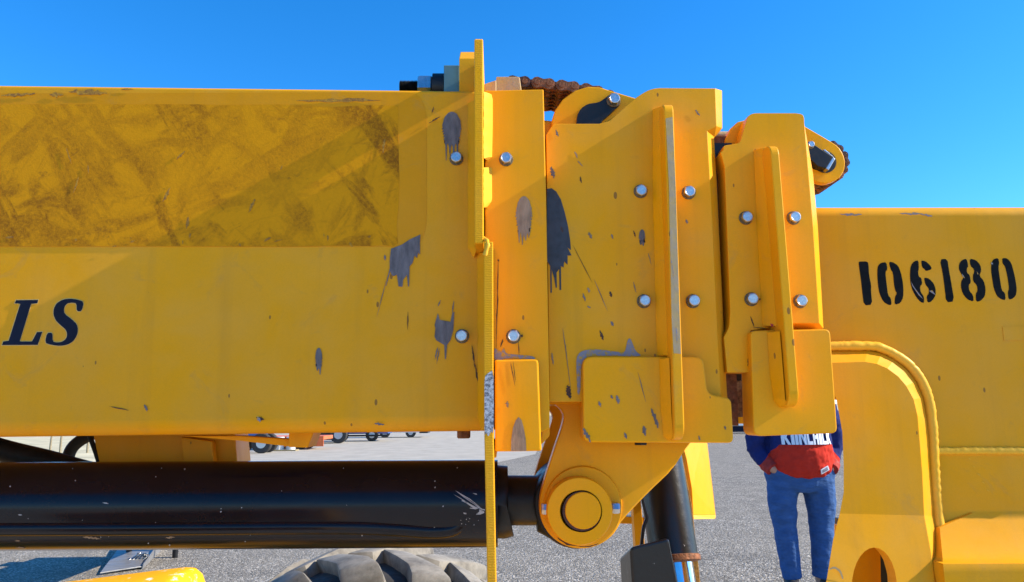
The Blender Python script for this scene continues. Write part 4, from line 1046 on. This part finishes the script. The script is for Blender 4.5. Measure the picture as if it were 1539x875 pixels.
def hoodie_mat():
    m, nt, b = nmat('hoodie_cloth'); tc = nt.nodes.new('ShaderNodeTexCoord'); sp = nt.nodes.new('ShaderNodeSeparateXYZ'); nt.links.new(tc.outputs['Object'], sp.inputs[0])
    z0 = pz(667); x, y, z = sp.outputs
    def mth(op, a, b_): return addm(nt, a, b_, op)
    below = mth('LESS_THAN', z, z0)
    half = mth('ADD', mth('MULTIPLY', mth('SUBTRACT', z0, z), .85), .225)
    inside = mth('LESS_THAN', mth('ABSOLUTE', x, 0), half)
    frontf = mth('LESS_THAN', y, -.075)
    red = mth('MULTIPLY', mth('MULTIPLY', below, inside), frontf)
    hem = mth('LESS_THAN', z, pz(698))
    red = mth('MAXIMUM', red, hem)
    v = coords(nt); nz = noise(nt, v, 30, 4)
    c = mix(nt, red, mix(nt, nz, (.012, .018, .085), (.02, .03, .13)), mix(nt, nz, (.45, .024, .012), (.58, .035, .018)))
    nt.links.new(c, b.inputs['Base Color']); b.inputs['Roughness'].default_value = .9; b.inputs['Specular IOR Level'].default_value = .15
    bump(nt, b, noise(nt, v, 220, 3), .3, .002); return m
hood.build('hoodie', hoodie_mat(), person, .010, 3, .03, .07)
MWHITE = plain('white_print', (.72, .74, .78), .8, 0, .06, 20, 0)
# lettering band across the hoodie front: block letters curved round the chest
def yfront(x, z):
    zs = [(pz(yy), rx, ry) for yy, rx, ry in TR]
    for (za, rxa, rya), (zb_, rxb, ryb) in zip(zs, zs[1:]):
        if za <= z <= zb_:
            t = (z-za)/(zb_-za); rx = KP*(rxa+(rxb-rxa)*t); ry = KP*(rya+(ryb-rya)*t)
            return YP-.02-ry*math.sqrt(max(.02, 1-(x/rx)**2))-.013
    return YP-.25
zA, zB = pz(666.5), pz(645)
bars = {'K': [[(0, 0), (.32, 0), (.32, 1), (0, 1)], [(.32, .42), (.68, 0), (1, 0), (.55, .5), (1, 1), (.68, 1), (.32, .58)]],
        'I': [[(0, 0), (1, 0), (1, 1), (0, 1)]], 'N': [[(0, 0), (.3, 0), (.3, 1), (0, 1)], [(.3, .95), (.3, .6), (.7, .05), (.7, .4)], [(.7, 0), (1, 0), (1, 1), (.7, 1)]],
        'C': [[(0, 0), (1, 0), (1, .22), (.34, .22), (.34, .78), (1, .78), (1, 1), (0, 1)]], 'H': [[(0, 0), (.33, 0), (.33, 1), (0, 1)], [(.33, .38), (.67, .38), (.67, .62), (.33, .62)], [(.67, 0), (1, 0), (1, 1), (.67, 1)]],
        'L': [[(0, 0), (1, 0), (1, .22), (.34, .22), (.34, 1), (0, 1)]]}
word = [('K', .060), ('I', .022), ('I', .022), ('N', .062), ('C', .045), ('H', .048), ('I', .026), ('L', .040), ('K', .05)]
tot = sum(w for _, w in word)+.006*(len(word)-1); x0 = -tot/2
for chx, w in word:
    for bpoly in bars[chx]:
        pts = []
        for i, (u, v_) in enumerate(bpoly):
            u2, v2 = bpoly[(i+1) % len(bpoly)]
            for k in range(3): t = k/3; pts.append((u+(u2-u)*t, v_+(v2-v_)*t))
        vs = []
        for u, v_ in pts:
            xx = x0+u*w; zz = zA+v_*(zB-zA); vs.append(V(FX+xx, yfront(xx, zz), zz))
        mk('printed_letter', vs+[p+V(0, .012, 0) for p in vs], prism_faces(len(vs)), MWHITE, person)
    x0 += w+.006
tgx = PX(1230); tv = []
for (px, py) in ((1219, 703), (1231, 697.5), (1234, 704), (1221, 710)):
    xx, zz = PX(px), pz(py); tv.append(V(FX+xx, yfront(xx, zz)-.004, zz))
mk('sewn_tag', tv+[p+V(0, .015, 0) for p in tv], prism_faces(4), MWHITE, person)
ti = [sum(tv, Vector())/4+(p-sum(tv, Vector())/4)*.72+V(0, -.002, 0) for p in tv]
mk('tag_print', ti, [(0, 1, 2, 3)], plain('tag_grey', (.2, .2, .24), .8), person, fix=False)
for (arm, mname) in ((armL, 'cuff'), (armR, 'cuff')):
    (xa, ya, da, ra), (xb, yb_, db, rb2) = arm[-2], arm[-1]
    pa, pb2 = L3(xa, ya, da), L3(xb, yb_, db)
    tube('cuff', [pa.lerp(pb2, .45), pa.lerp(pb2, 1.12)], [ra*1.05, rb2*1.12], plain('cuff_red', (.36, .025, .014), .9), person, n=20)
for (x, sx) in ((1181, -1), (1231, 1)):
    g_ = Geo(); g_.ball(L3(x+sx*1, 879, -.06)+V(0, 0, .005), (.052, .145, .05)); g_.ball(L3(x, 872, .01), (.05, .07, .06))
    g_.build('shoe', MSHOE, person, .01, 3)
    c_ = L3(x+sx, 884, -.06); mk('sole', ellring(V(c_.x, c_.y, 0.0), .052, .15, 20)+ellring(V(c_.x, c_.y, .028), .055, .152, 20), prism_faces(20), MSOLE, person, .003)

# ================================================================== BACKGROUND MACHINES
MORANGE = plain('orange_paint', (.62, .13, .03), .5, 0, .15, 4, .05)
MBLUE = plain('blue_paint', (.05, .11, .30), .5, 0, .15, 4, .05)
MWHT = plain('white_paint', (.72, .72, .70), .5, 0, .08, 4, .05)
MTANK = plain('tan_tank', (.30, .24, .12), .6, 0, .15, 4, .05)
def gwheel(parent, x, y, r, w, name='tyre'):
    lathe(name, V(x, y, r), [(r*.45, -w/2), (r*.9, -w/2), (r, -w*.35), (r, w*.35), (r*.9, w/2), (r*.45, w/2)], MTYRE, parent, n=24)
    lathe('rim', V(x, y, r), [(.03, -w*.53), (r*.5, -w*.53), (r*.5, w*.53), (.03, w*.53)], MSTEEL, parent, n=16)
def machine(name, label, cat, px, py, build):
    p = G(px, py); o = thing(name, label, cat, p); build(o, p); return o
def b_tractor(o, p):
    box('engine_body', (p.x-.5, p.y-.35, .5), (p.x+.5, p.y+.35, 1.35), MBLUE, o, .04); box('cab', (p.x-.9, p.y-.45, .7), (p.x-.3, p.y+.45, 2.3), MBLUE, o, .05)
    for dx_ in (-.55, .5):
        for dy in (-.45, .45): gwheel(o, p.x+dx_, p.y+dy, .42, .26)
machine('compact_tractor', 'small blue tractor parked far off on the pale yard', 'tractor', 380, 681, b_tractor)
def b_drum(o, p):
    for k in range(3): tube('drum', [p+V(.5*k, 0, 0), p+V(.5*k, 0, .28), p+V(.5*k, 0, .3), p+V(.5*k, 0, .62)], [.2, .2, .21, .2], MWHT, o, n=20)
    box('pallet', (p.x-.3, p.y-.3, .0), (p.x+1.3, p.y+.3, .06), MTANK, o, .01)
machine('drum_pallet', 'pallet of white drums beside the small blue tractor', 'pallet', 403, 678, b_drum)
def b_flat(o, p):
    box('deck', (p.x-1.3, p.y-1, .45), (p.x+1.6, p.y+1, .62), MORANGE, o, .02); box('headboard', (p.x-1.35, p.y-1, .5), (p.x-1.25, p.y+1, 1.4), MORANGE, o, .02)
    box('side_rail', (p.x-1.3, p.y-1.03, .15), (p.x+1.6, p.y-.98, .5), MORANGE, o, .01)
    for dx_ in (-.4, .5):
        for dy in (-.8, .8): gwheel(o, p.x+dx_, p.y+dy, .3, .2)
machine('flatbed_trailer', 'low orange flatbed trailer standing far off on the yard', 'trailer', 442, 675, b_flat)
def b_tank(o, p):
    lathe('tank', V(p.x, p.y, 1.25), [(.05, -.95), (.55, -.9), (.7, -.75), (.7, .75), (.55, .9), (.05, .95)], MTANK, o, n=28)
    box('skid', (p.x-.8, p.y-.9, .2), (p.x+.8, p.y+.9, .6), MBLK2, o, .02); gwheel(o, p.x-.75, p.y-.8, .48, .3); gwheel(o, p.x+.8, p.y-.8, .48, .3)
machine('tank_trailer', 'tan round tank on a black wheeled skid', 'tank', 492, 666, b_tank)
def b_comp(o, p):
    box('housing', (p.x-1.6, p.y-.9, .45), (p.x+1.9, p.y+.9, 1.7), MBLUE, o, .05)
    for k in range(9): box('grille_bar', (p.x-1.4+.17*k, p.y-.93, .55), (p.x-1.31+.17*k, p.y-.9, 1.5), MWHT, o)
    box('step', (p.x-1.6, p.y-1.1, .3), (p.x+1.9, p.y-.9, .4), MBLK2, o, .01); gwheel(o, p.x+.9, p.y-.8, .38, .22); gwheel(o, p.x-.9, p.y-.8, .38, .22)
machine('compressor_trailer', 'blue trailer unit with a pale barred grille', 'trailer', 540, 663, b_comp)
def b_van(o, p):
    box('box_body', (p.x-1.5, p.y-1, .35), (p.x+1.7, p.y+1, 2.6), MWHT, o, .04); box('bumper', (p.x+1.6, p.y-1, .3), (p.x+2.2, p.y+1, .7), MBLK2, o, .03)
    for dx_ in (-.8, 1.0): gwheel(o, p.x+dx_, p.y-.85, .36, .25)
machine('cargo_trailer', 'white box trailer with black bumper at the end of the row', 'trailer', 598, 657.5, b_van)
def b_long(o, p):
    box('box_body', (p.x-7, p.y-1.2, .55), (p.x+4, p.y+1.2, 3.2), MWHT, o, .05)
    box('undershadow', (p.x-7, p.y-1.15, .12), (p.x+4, p.y-1.05, .55), MNAVY, o, .02)  # navy panel stands in for the dark shadow beneath the trailer
    for dx_ in (-5.8, -4.7, 2.2): gwheel(o, p.x+dx_, p.y-.9, .45, .3)
machine('semi_trailer', 'long white trailer with painted navy undershadow behind the person', 'trailer', 1128, 651, b_long)
# fence posts in the field
for (px, py, h, lab) in ((75, 681, .75, 'short weathered fence post in the pale field, leftmost of the row'), (90, 684, 1.05, 'taller weathered fence post standing in the pale dry field'), (131, 681, 1.1, 'fence post seen through the arched black hose')):
    p = G(px, py)
    o = tube('fence_post', [p+V(0, 0, -.1), p+V(0, 0, h*.5), p+V(.02, 0, h)], [.05, .045, .04], plain('weathered_wood', (.25, .21, .13), .9), None, n=10, origin=p)
    settle(o, None, lab, 'fence post', 'fence posts in the dry field')
# unseen caster added behind the cylinder for its ground shadow; steel plate lies beside
caster = thing('shadow_caster', 'unseen shadow caster added behind the black cylinder to throw the shadow on the ground', 'caster', V(-3.75, 7.85, 0))
box('caster_slab', (-4.02, 7.1, .40), (-3.42, 8.8, .62), MBLUE, caster, .01)
box('caster_panel', (-4.0, 8.3, .6), (-3.9, 8.55, .72), MBLK2, caster, .01)
for (x, y) in ((-3.5, 8.75), (-4.0, 8.75)):
    tube('leg', [V(x, y, 0), V(x, y, .4)], .03, MBLK2, caster, n=12)
MBUCK = plain('worn_plate_steel', (.24, .24, .245), .5, .4, .3, 6, .2, stretch=(1, 6, 1))
q_ = [G(190, 822), G(246, 822), G(212, 856), (G(150, 865))]
ps = thing('steel_plate', 'bent grey steel plate lying on the yard beside the ground shadow', 'plate', G(195, 845))
up = [.10, .10, .02, .015]
mk('plate', [p+V(0, 0, h) for p, h in zip(q_, up)]+[p+V(0, 0, h+.012) for p, h in zip(q_, up)], prism_faces(4), MBUCK, ps, .003)
vs = [q_[1]+V(0, 0, .0), q_[2]+V(0, 0, 0), q_[2]+V(.012, 0, .05), q_[1]+V(.012, 0, .16)]
mk('lip', vs+[p+V(.012, .0, 0) for p in vs], prism_faces(4), MBUCK, ps, .002)
c_ = G(203, 850)
for k in range(5): tube('twisted_strip', smoothpath([c_+V(-.10+.04*k, 0, .03), c_+V(-.04+.03*k, .1, .08), c_+V(.02*k, .05, .11), c_+V(.06, .14, .05)]), .008, MSTEEL, ps, n=6)
